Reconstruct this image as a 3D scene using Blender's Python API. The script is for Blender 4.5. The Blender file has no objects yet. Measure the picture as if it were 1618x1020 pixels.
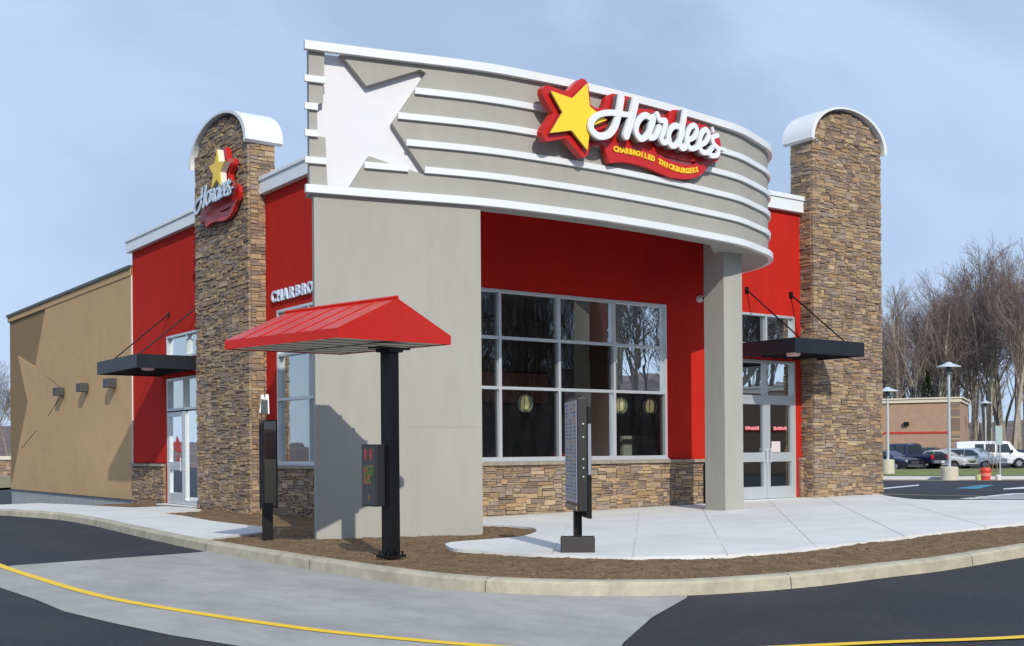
import bpy, bmesh, math, random
from math import sin, cos, pi, radians, sqrt, atan2
from mathutils import Vector, Matrix
from mathutils.geometry import tessellate_polygon
random.seed(7)
sc = bpy.context.scene
col = sc.collection

# ------------------------------------------------------------------ camera frame
F, YAW, ROLL, CX, CY, EYE = 1832.3, radians(53.731), radians(-.452), 809.0, 711.9, 1.2
FW = Vector((cos(YAW), sin(YAW), 0)); RT0 = Vector((sin(YAW), -cos(YAW), 0)); UP0 = Vector((0, 0, 1))
RT = cos(ROLL)*RT0 + sin(ROLL)*UP0
UP = -sin(ROLL)*RT0 + cos(ROLL)*UP0
CAM = Vector((0, 0, EYE))

def interp(x, pts):
    if x <= pts[0][0]: return pts[0][1]
    for (a, b), (c, d) in zip(pts, pts[1:]):
        if x <= c: return b + (d-b)*(x-a)/(c-a)
    return pts[-1][1]
def G(x, y):                                    # lie of the land
    return interp(x, [(11, 0), (22, .12), (26, .10), (49, -.2), (80, -.31), (260, -.9)]) + \
        interp(y, [(27, 0), (31, -.1), (43, -.42), (70, -.7), (260, -1.6)])*interp(x, [(12, 1), (24, 0)])
def ray(px, py): return FW + RT*((px-CX)/F) - UP*((py-CY)/F)
def gp(px, py, dz=0.0):                         # survey point on the ground
    d = ray(px, py); z = dz
    for _ in range(40):
        t = (z-EYE)/d.z; p = CAM + d*t
        z = .5*z + .5*(G(p.x, p.y)+dz)
    return p
def onY(px, py, Y): d = ray(px, py); return CAM + d*(Y/d.y)
def onX(px, py, X): d = ray(px, py); return CAM + d*(X/d.x)
def at(px, depth, z=0.0):                       # a point at a picture column and a distance
    p = FW*depth + RT0*((px-CX)/F*depth); return Vector((p.x, p.y, z))

# ------------------------------------------------------------------ materials
MAT = {}
def nodes(name):
    m = bpy.data.materials.new(name); m.use_nodes = True
    nt = m.node_tree; return m, nt, nt.nodes, nt.links, nt.nodes['Principled BSDF']
def mat(name, color, rough=.6, metal=0, var=.0, vscale=3, bump=0, bscale=40, spec=.5, coat=0, dirt=None, dscale=.6, damt=.5, stretch=None):
    if name in MAT: return MAT[name]
    m, nt, N, L, b = nodes(name)
    b.inputs['Roughness'].default_value = rough; b.inputs['Metallic'].default_value = metal
    b.inputs['Specular IOR Level'].default_value = spec
    if coat: b.inputs['Coat Weight'].default_value = coat; b.inputs['Coat Roughness'].default_value = .05
    tc = N.new('ShaderNodeTexCoord'); vec = tc.outputs['Object']
    if stretch:
        mp = N.new('ShaderNodeMapping'); mp.inputs['Scale'].default_value = stretch; L.new(vec, mp.inputs[0]); vec = mp.outputs[0]
    cur = None
    c4 = (*color, 1)
    if var:
        n = N.new('ShaderNodeTexNoise'); n.inputs['Scale'].default_value = vscale; n.inputs['Detail'].default_value = 8; n.inputs['Roughness'].default_value = .65
        L.new(vec, n.inputs['Vector'])
        r = N.new('ShaderNodeMapRange'); r.inputs[1].default_value = .3; r.inputs[2].default_value = .7; r.inputs[3].default_value = 1-var; r.inputs[4].default_value = 1+var
        L.new(n.outputs['Fac'], r.inputs[0])
        mx = N.new('ShaderNodeMix'); mx.data_type = 'RGBA'; mx.blend_type = 'MULTIPLY'; mx.inputs[0].default_value = 1; mx.inputs[6].default_value = c4
        cmb = N.new('ShaderNodeCombineColor')
        for i in range(3): L.new(r.outputs[0], cmb.inputs[i])
        L.new(cmb.outputs[0], mx.inputs[7]); cur = mx.outputs[2]
    if dirt:
        n = N.new('ShaderNodeTexNoise'); n.inputs['Scale'].default_value = dscale; n.inputs['Detail'].default_value = 10; n.inputs['Roughness'].default_value = .7
        L.new(vec, n.inputs['Vector'])
        r = N.new('ShaderNodeMapRange'); r.inputs[1].default_value = .48; r.inputs[2].default_value = .72; r.inputs[4].default_value = damt
        L.new(n.outputs['Fac'], r.inputs[0])
        mx = N.new('ShaderNodeMix'); mx.data_type = 'RGBA'; mx.inputs[7].default_value = (*dirt, 1)
        if cur: L.new(cur, mx.inputs[6])
        else: mx.inputs[6].default_value = c4
        L.new(r.outputs[0], mx.inputs[0]); cur = mx.outputs[2]
    if cur: L.new(cur, b.inputs['Base Color'])
    else: b.inputs['Base Color'].default_value = c4
    if bump:
        n = N.new('ShaderNodeTexNoise'); n.inputs['Scale'].default_value = bscale; n.inputs['Detail'].default_value = 6
        L.new(vec, n.inputs['Vector'])
        bp = N.new('ShaderNodeBump'); bp.inputs['Strength'].default_value = bump; bp.inputs['Distance'].default_value = .01
        L.new(n.outputs['Fac'], bp.inputs['Height']); L.new(bp.outputs[0], b.inputs['Normal'])
    MAT[name] = m; return m
def emis(name, color, s):
    m, nt, N, L, b = nodes(name)
    b.inputs['Base Color'].default_value = (*color, 1); b.inputs['Emission Color'].default_value = (*color, 1); b.inputs['Emission Strength'].default_value = s
    return m
def glass(name, tint, refl=1.0):
    m = bpy.data.materials.new(name); m.use_nodes = True; nt = m.node_tree; N = nt.nodes; L = nt.links; N.clear()
    o = N.new('ShaderNodeOutputMaterial'); mx = N.new('ShaderNodeMixShader'); t = N.new('ShaderNodeBsdfTransparent'); g = N.new('ShaderNodeBsdfGlossy')
    t.inputs[0].default_value = (*tint, 1); g.inputs['Roughness'].default_value = .0; g.inputs[0].default_value = (.95, 1, 1, 1)
    fr = N.new('ShaderNodeFresnel'); fr.inputs[0].default_value = 1.52
    r = N.new('ShaderNodeMath'); r.operation = 'MULTIPLY_ADD'; r.inputs[1].default_value = 1.7*refl; r.inputs[2].default_value = .06*refl; r.use_clamp = True
    L.new(fr.outputs[0], r.inputs[0]); L.new(r.outputs[0], mx.inputs[0]); L.new(t.outputs[0], mx.inputs[1]); L.new(g.outputs[0], mx.inputs[2]); L.new(mx.outputs[0], o.inputs[0])
    tc = N.new('ShaderNodeTexCoord'); n = N.new('ShaderNodeTexNoise'); n.inputs['Scale'].default_value = .9; L.new(tc.outputs['Object'], n.inputs['Vector'])
    bp = N.new('ShaderNodeBump'); bp.inputs['Strength'].default_value = .04; bp.inputs['Distance'].default_value = .03
    L.new(n.outputs['Fac'], bp.inputs['Height']); L.new(bp.outputs[0], g.inputs['Normal'])
    return m
def attr_mat(name, rough=.85, bump=.5, bscale=35, var=.25, vscale=18):
    m, nt, N, L, b = nodes(name)
    a = N.new('ShaderNodeAttribute'); a.attribute_name = 'tone'
    tc = N.new('ShaderNodeTexCoord'); n = N.new('ShaderNodeTexNoise'); n.inputs['Scale'].default_value = vscale; n.inputs['Detail'].default_value = 8; n.inputs['Roughness'].default_value = .7
    L.new(tc.outputs['Object'], n.inputs['Vector'])
    r = N.new('ShaderNodeMapRange'); r.inputs[1].default_value = .3; r.inputs[2].default_value = .7; r.inputs[3].default_value = 1-var; r.inputs[4].default_value = 1+var
    L.new(n.outputs['Fac'], r.inputs[0]); cmb = N.new('ShaderNodeCombineColor')
    for i in range(3): L.new(r.outputs[0], cmb.inputs[i])
    mx = N.new('ShaderNodeMix'); mx.data_type = 'RGBA'; mx.blend_type = 'MULTIPLY'; mx.inputs[0].default_value = 1
    L.new(a.outputs['Color'], mx.inputs[6]); L.new(cmb.outputs[0], mx.inputs[7]); L.new(mx.outputs[2], b.inputs['Base Color'])
    b.inputs['Roughness'].default_value = rough
    bp = N.new('ShaderNodeBump'); bp.inputs['Strength'].default_value = bump; bp.inputs['Distance'].default_value = .02
    n2 = N.new('ShaderNodeTexNoise'); n2.inputs['Scale'].default_value = bscale; n2.inputs['Detail'].default_value = 8; L.new(tc.outputs['Object'], n2.inputs['Vector'])
    L.new(n2.outputs['Fac'], bp.inputs['Height']); L.new(bp.outputs[0], b.inputs['Normal'])
    return m

RED = mat('red_stucco', (.46, .017, .009), .9, spec=.2, var=.08, vscale=1.3, bump=.3, bscale=60, dirt=(.33, .014, .012), dscale=.9, damt=.6, stretch=(1.5, 1.5, .4))
GREY = mat('grey_stucco', (.345, .34, .312), .85, var=.05, vscale=1.1, bump=.2, bscale=60, dirt=(.285, .275, .24), dscale=1.0, damt=.5, stretch=(1.6, 1.6, .35))
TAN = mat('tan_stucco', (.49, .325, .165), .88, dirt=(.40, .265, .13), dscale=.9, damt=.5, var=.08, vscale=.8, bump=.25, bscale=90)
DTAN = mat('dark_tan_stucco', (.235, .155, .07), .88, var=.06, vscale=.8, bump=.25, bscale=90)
WHITE = mat('white_metal', (.70, .735, .75), .35, var=.02, vscale=2)
WSTUC = mat('white_panel', (.66, .67, .70), .6, var=.02, vscale=1.5)
COPE = mat('coping_metal', (.72, .77, .80), .35, var=.03, vscale=2)
ALU = mat('aluminium', (.62, .66, .68), .38, metal=.55, var=.03)
BLACK = mat('black_metal', (.006, .006, .007), .38, var=.2, vscale=6, spec=.3)
DARKBLUE = mat('dark_canopy_metal', (.014, .019, .027), .4, spec=.35, var=.15, vscale=4)
REDM = mat('red_metal', (.52, .017, .007), .32, spec=.25, var=.06)
REDS = mat('red_sign', (.50, .014, .012), .35, var=.05)
YEL = mat('yellow_sign', (.90, .62, .03), .4, var=.03)
LETW = mat('white_letter', (.74, .77, .80), .4)
LETB = mat('pale_blue_letter', (.55, .66, .80), .4)
SHADE = mat('sign_return', (.11, .115, .12), .5)
CONC = mat('concrete_walk', (.66, .675, .67), .85, var=.07, vscale=1.2, bump=.2, bscale=60, dirt=(.50, .49, .45), dscale=.5, damt=.55)
CURB = mat('concrete_curb', (.43, .395, .30), .9, var=.2, vscale=5, bump=.5, bscale=60, dirt=(.27, .24, .18), dscale=1.6, damt=.65)
PANEL = mat('concrete_road', (.365, .355, .335), .8, var=.17, vscale=2.6, bump=.2, bscale=50, dirt=(.25, .25, .245), dscale=.9, damt=.8, stretch=(1, .45, 1))
ASPH = mat('asphalt', (.029, .030, .040), .75, spec=.35, var=.6, vscale=38, bump=.9, bscale=160, dirt=(.052, .048, .054), dscale=.45, damt=.85)
FOUND = mat('foundation', (.34, .37, .38), .9, var=.15, vscale=3, bump=.3)
YLINE = mat('yellow_paint', (.86, .56, .02), .6, var=.08, vscale=14)
WLINE = mat('white_paint', (.75, .77, .78), .6, var=.1, vscale=10)
BLINE = mat('blue_paint', (.03, .22, .33), .6, var=.1, vscale=10)
STONE = attr_mat('stacked_stone')
CAPS = mat('stone_sill', (.28, .24, .19), .85, var=.25, vscale=9, bump=.5)
DARKIN = mat('interior_dark', (.34, .27, .21), .8, var=.2, vscale=1)
FLOORIN = mat('interior_floor', (.16, .12, .09), .5, var=.2, vscale=3)
WOODIN = mat('interior_wood', (.22, .11, .05), .5, var=.2, vscale=4)
REDIN = mat('red_seat', (.45, .02, .02), .5)
RUB = mat('tyre_rubber', (.015, .015, .016), .8)
RIM = mat('wheel_rim', (.45, .46, .48), .3, metal=.8)
TAIL = mat('tail_lamp', (.55, .01, .01), .25)
HEADL = mat('head_lamp', (.75, .78, .8), .15)
CGLASS = mat('car_glass', (.02, .035, .045), .08, spec=.8)
GL_F = glass('shop_glass', (.62, .68, .65), .55)
GL_L = glass('side_glass', (.30, .38, .39), 2.3)
GALV = mat('galvanised_pole', (.55, .60, .62), .4, metal=.4, var=.05)

# ------------------------------------------------------------------ mesh helpers
class MB:
    def __init__(s): s.v = []; s.f = []; s.t = []
    def add(s, vs, fs, tone=None):
        o = len(s.v); s.v += [tuple(v) for v in vs]; s.f += [tuple(i+o for i in f) for f in fs]; s.t += [tone]*len(fs)
        return s
    def hexa(s, p, tone=None):      # p: 8 points, bottom 4 then top 4
        return s.add(p, [(3, 2, 1, 0), (4, 5, 6, 7), (0, 1, 5, 4), (1, 2, 6, 5), (2, 3, 7, 6), (3, 0, 4, 7)], tone)
    def box(s, x0, x1, y0, y1, z0, z1, tone=None):
        return s.hexa([(x0, y0, z0), (x1, y0, z0), (x1, y1, z0), (x0, y1, z0), (x0, y0, z1), (x1, y0, z1), (x1, y1, z1), (x0, y1, z1)], tone)
    def tube(s, a, b, r0, r1=None, n=8, tone=None, caps=True):
        a = Vector(a); b = Vector(b); r1 = r0 if r1 is None else r1
        d = (b-a).normalized(); u = d.orthogonal().normalized(); w = d.cross(u)
        vs = [a+(u*cos(2*pi*i/n)+w*sin(2*pi*i/n))*r0 for i in range(n)]+[b+(u*cos(2*pi*i/n)+w*sin(2*pi*i/n))*r1 for i in range(n)]
        fs = [(i, (i+1) % n, n+(i+1) % n, n+i) for i in range(n)]
        if caps: fs += [tuple(range(n-1, -1, -1)), tuple(range(n, 2*n))]
        return s.add(vs, fs, tone)
    def lathe(s, c, prof, n=16):    # prof: (r, z)
        c = Vector(c); vs = []; fs = []
        for r, z in prof: vs += [c+Vector((cos(2*pi*i/n)*r, sin(2*pi*i/n)*r, z)) for i in range(n)]
        for k in range(len(prof)-1):
            for i in range(n): j = (i+1) % n; fs.append((k*n+i, k*n+j, (k+1)*n+j, (k+1)*n+i))
        fs.append(tuple(range(n-1, -1, -1))); m = (len(prof)-1)*n; fs.append(tuple(range(m, m+n)))
        return s.add(vs, fs)
    def prism(s, loops, fr, n0, n1, tone=None):   # 2-D outline(s) in frame fr, extruded from n0 to n1
        flat = [Vector((p[0], p[1], 0)) for l in loops for p in l]
        tri = tessellate_polygon([[Vector((p[0], p[1], 0)) for p in l] for l in loops])
        k = len(flat)
        vs = [fr(p.x, p.y, n0) for p in flat]+[fr(p.x, p.y, n1) for p in flat]
        fs = [tuple(t) for t in tri]+[tuple(i+k for i in reversed(t)) for t in tri]
        o = 0
        for l in loops:
            m = len(l)
            for i in range(m): j = (i+1) % m; fs.append((o+i, o+j, k+o+j, k+o+i))
            o += m
        return s.add(vs, fs, tone)
    def build(s, name, material, parent=None, bevel=0, smooth=False):
        me = bpy.data.meshes.new(name); me.from_pydata(s.v, [], s.f); me.update()
        bm = bmesh.new(); bm.from_mesh(me)
        bmesh.ops.recalc_face_normals(bm, faces=bm.faces); bm.to_mesh(me); bm.free()
        me.materials.append(material)
        if any(t is not None for t in s.t):
            a = me.color_attributes.new('tone', 'FLOAT_COLOR', 'CORNER')
            for p in me.polygons:
                t = s.t[p.index] or (.3, .25, .2)
                for li in p.loop_indices: a.data[li].color = (*t, 1)
        if smooth:
            for p in me.polygons: p.use_smooth = True
        o = bpy.data.objects.new(name, me); col.objects.link(o)
        if parent is not None: o.parent = parent
        if bevel:
            b = o.modifiers.new('edge', 'BEVEL'); b.width = bevel; b.segments = 2; b.limit_method = 'ANGLE'; b.angle_limit = radians(40)
        return o
def thing(name, label, cat, loc=(0, 0, 0), group=None):
    o = bpy.data.objects.new(name, None); col.objects.link(o); o.location = loc; o.empty_display_size = .2
    return tag(o, label, cat, group)
def tag(o, label, cat, group=None):
    o['label'] = label; o['category'] = cat
    if group: o['group'] = group
    return o
def struct(o, kind='structure'): o['kind'] = kind; return o
def loc(o, root):      # re-express world-built child mesh relative to root
    inv = -Vector(root.location); o.data.transform(Matrix.Translation(inv)); return o
def copy_tree(o, parent=None):
    c = o.copy(); col.objects.link(c); c.parent = parent
    for ch in [x for x in bpy.data.objects if x.parent == o]: copy_tree(ch, c)
    return c
def frame(O, U, N):
    O = Vector(O); U = Vector(U).normalized(); N = Vector(N).normalized()
    return lambda u, v, n: O + U*u + Vector((0, 0, 1))*v + N*n
def fbox(mb, fr, u0, u1, v0, v1, n0, n1, tone=None):
    return mb.hexa([fr(u0, v0, n0), fr(u1, v0, n0), fr(u1, v0, n1), fr(u0, v0, n1), fr(u0, v1, n0), fr(u1, v1, n0), fr(u1, v1, n1), fr(u0, v1, n1)], tone)
def spline(pts, per=10):
    out = []; P = [Vector(p) for p in pts]; P = [P[0]*2-P[1]]+P+[P[-1]*2-P[-2]]
    for i in range(1, len(P)-2):
        a, b, c, d = P[i-1:i+3]
        for k in range(per):
            t = k/per
            out.append(.5*((2*b)+(c-a)*t+(2*a-5*b+4*c-d)*t*t+(3*b-a-3*c+d)*t**3))
    out.append(P[-2]); return out

# ------------------------------------------------------------------ ground
YF, XL = 17.0, 9.9                               # front wall plane (faces -Y), side wall plane (faces -X)
def sheet(name, outline, dz, material, thick=0, step=0, kind='structure'):
    """flat polygon following the lie of the land"""
    bm = bmesh.new(); vs = [bm.verts.new((p.x, p.y, 0)) for p in outline]
    tri = tessellate_polygon([[Vector((p.x, p.y, 0)) for p in outline]])
    for t in tri:
        try: bm.faces.new([vs[i] for i in t])
        except ValueError: pass
    if step:
        xs = [p.x for p in outline]; ys = [p.y for p in outline]
        for lo, hi, ax in ((min(xs), max(xs), 0), (min(ys), max(ys), 1)):
            q = lo+step
            while q < hi:
                co = (q, 0, 0) if ax == 0 else (0, q, 0); no = (1, 0, 0) if ax == 0 else (0, 1, 0)
                bmesh.ops.bisect_plane(bm, geom=bm.verts[:]+bm.edges[:]+bm.faces[:], plane_co=co, plane_no=no); q += step
    for v in bm.verts: v.co.z = G(v.co.x, v.co.y)+dz
    bmesh.ops.recalc_face_normals(bm, faces=bm.faces)
    if bm.faces and sum(f.normal.z for f in bm.faces) < 0: bmesh.ops.reverse_faces(bm, faces=bm.faces)
    if thick:
        r = bmesh.ops.extrude_face_region(bm, geom=bm.faces[:])
        dn = [e for e in r['geom'] if isinstance(e, bmesh.types.BMVert)]
        for v in dn: v.co.z -= thick
        bmesh.ops.recalc_face_normals(bm, faces=bm.faces)
    me = bpy.data.meshes.new(name); bm.to_mesh(me); bm.free(); me.materials.append(material)
    o = bpy.data.objects.new(name, me); col.objects.link(o)
    if kind: o['kind'] = kind
    return o

RD = -.14
kerb_out_px = [(-260, 806), (-120, 808), (0, 814), (60, 818), (100, 822), (150, 831), (200, 843), (255, 856), (310, 868), (420, 888), (520, 905), (600, 918), (700, 931), (800, 938), (900, 941.5), (1000, 942), (1090, 940.5), (1200, 934), (1300, 925), (1400, 912.5), (1500, 900), (1618, 880), (1760, 856), (1900, 836)]
kerb_line = spline([gp(x, y, RD) for x, y in kerb_out_px], 6)
for p in kerb_line: p.z = 0
def offset(line, d):
    out = []
    for i, p in enumerate(line):
        a = line[max(0, i-1)]; b = line[min(len(line)-1, i+1)]; t = (b-a); t.z = 0; t.normalize()
        out.append(p + Vector((-t.y, t.x, 0))*d)
    return out
# land sheet: one surface reaching the horizon, with the lot falling away
def big_ground():
    mb = MB(); xs = [-400, -200, -100, -50, -20, 0, 4, 8, 11, 14, 18, 22, 24, 26, 30, 36, 42, 49, 60, 80, 120, 200, 400, 700]
    ys = [-400, -200, -100, -50, -20, -8, 0, 6, 12, 18, 24, 27, 29, 31, 34, 38, 43, 50, 60, 70, 100, 160, 260, 400, 700]
    vs = [(x, y, G(x, y)+RD) for y in ys for x in xs]; n = len(xs)
    fs = [(j*n+i, j*n+i+1, (j+1)*n+i+1, (j+1)*n+i) for j in range(len(ys)-1) for i in range(n-1)]
    mb.add(vs, fs); o = mb.build('road_asphalt', ASPH); o['kind'] = 'structure'
big_ground()
# concrete lane panel
left_edge = [gp(x, y, RD+.004) for x, y in [(300, 873.5), (150, 884), (20, 893), (-200, 909)]]
low_edge = [gp(x, y, RD+.004) for x, y in [(-200, 880), (-60, 912), (0, 928), (60, 948), (100, 965), (170, 982), (270, 1003), (370, 1019), (520, 1040), (800, 1062), (960, 1060)]]
right_edge = [gp(x, y, RD+.004) for x, y in [(985, 1015), (1030, 975), (1085, 944)]]
kmid = [p for p in offset(kerb_line, .06) if gp(300, 869, RD).x-.02 <= p.x and p.y > 0]
ka = gp(300, 869, RD); kb = gp(1088, 941, RD)
kpart = [p for p in offset(kerb_line, .06) if (p-ka).dot(kb-ka) > 0 and (p-kb).dot(ka-kb) > 0]
sheet('concrete_lane', kpart+list(reversed(right_edge))+list(reversed(low_edge[1:]))+list(reversed(left_edge[:3])), RD+.004, PANEL)
# joints cut into the panel
def strip(pts, w, dz, name, material, kind='structure', tagd=None):
    A = offset(pts, w/2); B = offset(pts, -w/2); mb = MB()
    vs = [(p.x, p.y, G(p.x, p.y)+dz) for p in A]+[(p.x, p.y, G(p.x, p.y)+dz) for p in B]; n = len(A)
    mb.add(vs, [(i, i+1, n+i+1, n+i) for i in range(n-1)]); o = mb.build(name, material)
    if kind: o['kind'] = kind
    return o
yl = spline([gp(x, y, RD) for x, y in [(-160, 826), (-60, 868), (0, 894), (60, 914), (130, 935), (200, 951), (320, 971), (440, 988.5), (520, 999), (640, 1011), (760, 1021), (900, 1029), (1060, 1030), (1200, 1025), (1300, 1020.5), (1420, 1015), (1520, 1012), (1618, 1007.5), (1760, 998)]], 6)
strip(yl, .105, RD+.009, 'yellow_lane_line', YLINE)
# kerb with rolled edge, cut into cast lengths
def kerb(line, name, label_kind='structure'):
    prof = [(0, -.2), (0, .0), (-.0, -.0), (.012, .105), (.03, .125), (.055, .135), (.155, .138), (.16, -.2)]
    rings = [offset(line, d) for d, z in prof]; mb = MB(); n = len(line); k = len(prof); vs = []
    for (d, z), rg in zip(prof, rings): vs += [(p.x, p.y, G(p.x, p.y)+RD+z) for p in rg]
    fs = []
    for a in range(k-1):
        for i in range(n-1): fs.append((a*n+i, a*n+i+1, (a+1)*n+i+1, (a+1)*n+i))
    mb.add(vs, fs); o = mb.build(name, CURB); o['kind'] = 'structure'; return o
kerb(kerb_line, 'kerb')
# joints as thin dark lines on the kerb
jt = MB(); JM = mat('joint', (.10, .09, .075), .95)
acc = 0
for i in range(1, len(kerb_line)-1):
    acc += (kerb_line[i]-kerb_line[i-1]).length
    if acc > 3.0:
        acc = 0; p = kerb_line[i]; t = (kerb_line[i+1]-p); t.z = 0; t.normalize(); n = Vector((-t.y, t.x, 0)); z = G(p.x, p.y)+RD
        q = lambda d, h, s: (p+n*d+t*s*.005+Vector((0, 0, z+h)))
        jt.add([q(-.004, .0, -1), q(-.004, 0, 1), q(.008, .105, 1), q(.008, .105, -1), q(.05, .139, -1), q(.05, .139, 1), q(.155, .142, 1), q(.155, .142, -1)], [(0, 1, 2, 3), (3, 2, 5, 4), (4, 5, 6, 7)])
struct(jt.build('kerb_joint', JM))

# mulch / soil bed
inner = offset(kerb_line, .12)
def mulch():
    nz = random.Random(3)
    from mathutils import noise
    x0, x1, y0, y1 = 3.5, 26, 3.0, 30.5; st = .075
    poly = [p for p in inner if p.x > -30]
    import bisect
    # distance test: inside when on the building side of the kerb
    segs = [(poly[i], poly[i+1]) for i in range(len(poly)-1)]
    def inside(x, y):
        c = False; pts = [(p.x, p.y) for p in poly]+[(60, poly[-1].y), (60, 60), (poly[0].x, 60)]
        j = len(pts)-1
        for i in range(len(pts)):
            if (pts[i][1] > y) != (pts[j][1] > y) and x < (pts[j][0]-pts[i][0])*(y-pts[i][1])/(pts[j][1]-pts[i][1])+pts[i][0]: c = not c
            j = i
        return c
    mb = MB(); idx = {}
    nx = int((x1-x0)/st); ny = int((y1-y0)/st)
    ins = {}
    for j in range(ny+1):
        y = y0+j*st
        if y > 20 and False: break
        for i in range(nx+1):
            x = x0+i*st
            if x > 10.1 and y > 17.2: continue
            if x > 13 and x*FW.x+y*FW.y > 20.5: continue
            if inside(x, y):
                h = noise.noise(Vector((x*1.1, y*1.1, 0)))*.020+noise.noise(Vector((x*6, y*6, 4)))*.013+noise.noise(Vector((x*17, y*17, 9)))*.008
                idx[(i, j)] = len(mb.v); mb.v.append((x, y, G(x, y)-.022+h))
    for (i, j), a in list(idx.items()):
        b = idx.get((i+1, j)); c = idx.get((i+1, j+1)); d = idx.get((i, j+1))
        if None not in (b, c, d): mb.f.append((a, b, c, d)); mb.t.append(None)
    m = mat('mulch_soil', (.185, .115, .055), .95, var=.5, vscale=7, bump=1, bscale=70, dirt=(.07, .04, .02), dscale=2.6, damt=.8)
    o = mb.build('mulch_bed', m, smooth=True); o['kind'] = 'structure'
    # loose chips and crumbs lying on it, uncountable
    cb = MB()
    R = random.Random(11)
    keys = [k for k in idx if mb.v[idx[k]][1] < 16.6 and mb.v[idx[k]][0] < 15]
    tones = [(.20, .13, .07), (.10, .055, .03), (.055, .03, .018), (.16, .10, .055), (.30, .22, .13)]
    for k in R.sample(keys, min(len(keys), 9000)):
        v = Vector(mb.v[idx[k]])+Vector((R.uniform(-.04, .04), R.uniform(-.04, .04), .004))
        s = R.uniform(.006, .017); a = R.uniform(0, 6.28); d = Vector((cos(a), sin(a), R.uniform(-.2, .3)))*s; e = Vector((-sin(a), cos(a), 0))*s*.35
        cb.add([v-d-e, v+d-e, v+d+e, v-d+e, v+Vector((0, 0, s*.5))], [(0, 1, 4), (1, 2, 4), (2, 3, 4), (3, 0, 4)], tones[R.randrange(5) if R.random() < .35 else R.randrange(4)])
    o = cb.build('mulch_chips', attr_mat('mulch_chip', .95, .2, 40, .2)); o['kind'] = 'stuff'
mulch()

# pavements
rw_px = [(703, 859), (716, 866), (760, 869.5), (800, 872), (870, 876), (1000, 879), (1100, 877), (1200, 873), (1300, 863), (1400, 850), (1500, 838), (1618, 825), (1800, 806)]
front = spline([gp(x, y, .012) for x, y in rw_px], 5)
cut = [gp(x, y, .012) for x, y in [(703, 859), (712, 856.2), (740, 853.5), (790, 850), (822, 847), (840, 842.5), (848, 838), (842, 833.5), (820, 831), (790, 829), (758, 827.5)]]
cut = spline(cut, 4)
far = [gp(1800, 790, .012), gp(1618, 789.5, .012), gp(1480, 789.5, .012), gp(1440, 788, .012), gp(1410, 784.5, .012)]
back = [Vector((23.6, 17.6, 0)), Vector((10.2, 17.2, 0)), Vector((9.6, 16.0, 0))]
sheet('pavement', front+far+back+list(reversed(cut))[:-1], .012, CONC, thick=.10, step=2.0)
jl = MB()
for a, b in [((870, 876), (905, 816)), ((1000, 879), (1010, 808)), ((1150, 876), (1110, 803)), ((1290, 864), (1215, 790)), ((1430, 847), (1300, 784)), ((1560, 832), (1390, 784)), ((905, 853), (1560, 812)), ((960, 832), (1600, 797))]:
    A = gp(*a, .012); B = gp(*b, .012); n = 14; t = (B-A); t.z = 0; t.normalize(); w = Vector((-t.y, t.x, 0))*.005
    for i in range(n):
        p = A.lerp(B, i/n); q = A.lerp(B, (i+1)/n)
        vs = [p-w, q-w, q+w, p+w]
        jl.add([(v.x, v.y, G(v.x, v.y)+.016) for v in vs], [(0, 1, 2, 3)])
struct(jl.build('pavement_joint', mat('pavement_joint_line', (.52, .53, .52), .9)))
lw = [gp(x, y, .006) for x, y in [(-250, 791), (0, 797), (60, 794.5), (100, 796), (160, 799), (210, 801.5), (262, 799.5), (300, 801.5), (318, 805), (251, 809.5), (290, 814.5), (331, 822), (380, 828), (432, 833.5), (428, 839), (385, 843.5), (338, 849.5)]]
kin = [p for p in offset(kerb_line, .14) if p.y > gp(318, 850, 0).y]
sheet('side_pavement', [p for p in kin]+[gp(338, 849.5, .006)]+list(reversed(lw[:-1])), .006, CONC, thick=.1, step=2.0)

# ------------------------------------------------------------------ restaurant building
B = thing('restaurant', 'red, grey and tan restaurant with two stone towers and a curved ribbed sign front', 'restaurant', (XL, YF, 0))
def bp(mb, name, m, parent=None, bevel=0, smooth=False, label=None):
    """a part (or sub-part) of the restaurant, built in world space"""
    o = mb.build(name, m, None, bevel, smooth)
    root = parent or B
    o.data.transform(Matrix.Translation(-Vector(wloc(root)))); o.parent = root
    if label: o['label'] = label
    return o
def wloc(o):
    v = Vector(o.location)
    while o.parent: o = o.parent; v = v+Vector(o.location)
    return v
fF = frame((0, YF, 0), (1, 0, 0), (0, -1, 0))                 # u = X
fL = frame((XL, 0, 0), (0, 1, 0), (-1, 0, 0))                 # u = Y
TOPR = 6.42; XR = 20.9; YT = 30.1; YB = 43.3
W0, W1, WS, WT = 10.86, 16.36, 1.03, 4.12                     # big front window
D0, D1 = 18.42, 20.27                                         # front door opening
# red walls, butted round the openings
m = MB()
fbox(m, fF, XL, W0, 1.0, TOPR, -.25, 0); fbox(m, fF, W0, W1, WT, TOPR, -.25, 0); fbox(m, fF, W1, D0, 1.0, TOPR, -.25, 0)
fbox(m, fF, D0, D1, 4.12, TOPR, -.25, 0); fbox(m, fF, D1, XR, 1.0, TOPR, -.25, 0)
fbox(m, fF, D0, D1, 3.12, 3.42, -.25, 0)
fbox(m, fF, D1, D1+.09, 0.0, 1.0, -.25, 0)
bp(m, 'front_wall', RED)
LW0, LW1 = 17.0, 21.38                                        # side window (far end at 21.38)
LD0, LD1 = 25.0, 27.62                                        # side door
m = MB()
fbox(m, fL, YF, 17.35, .97, TOPR, -.25, 0); fbox(m, fL, 17.35, LW1, 4.03, TOPR, -.25, 0); fbox(m, fL, LW1, LD0, .97, TOPR, -.25, 0)
fbox(m, fL, LD0, LD1, 4.03, TOPR, -.25, 0); fbox(m, fL, LD1, YT, .97, TOPR, -.25, 0); fbox(m, fL, LD0, LD1, 3.0, 3.45, -.25, 0)
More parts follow.
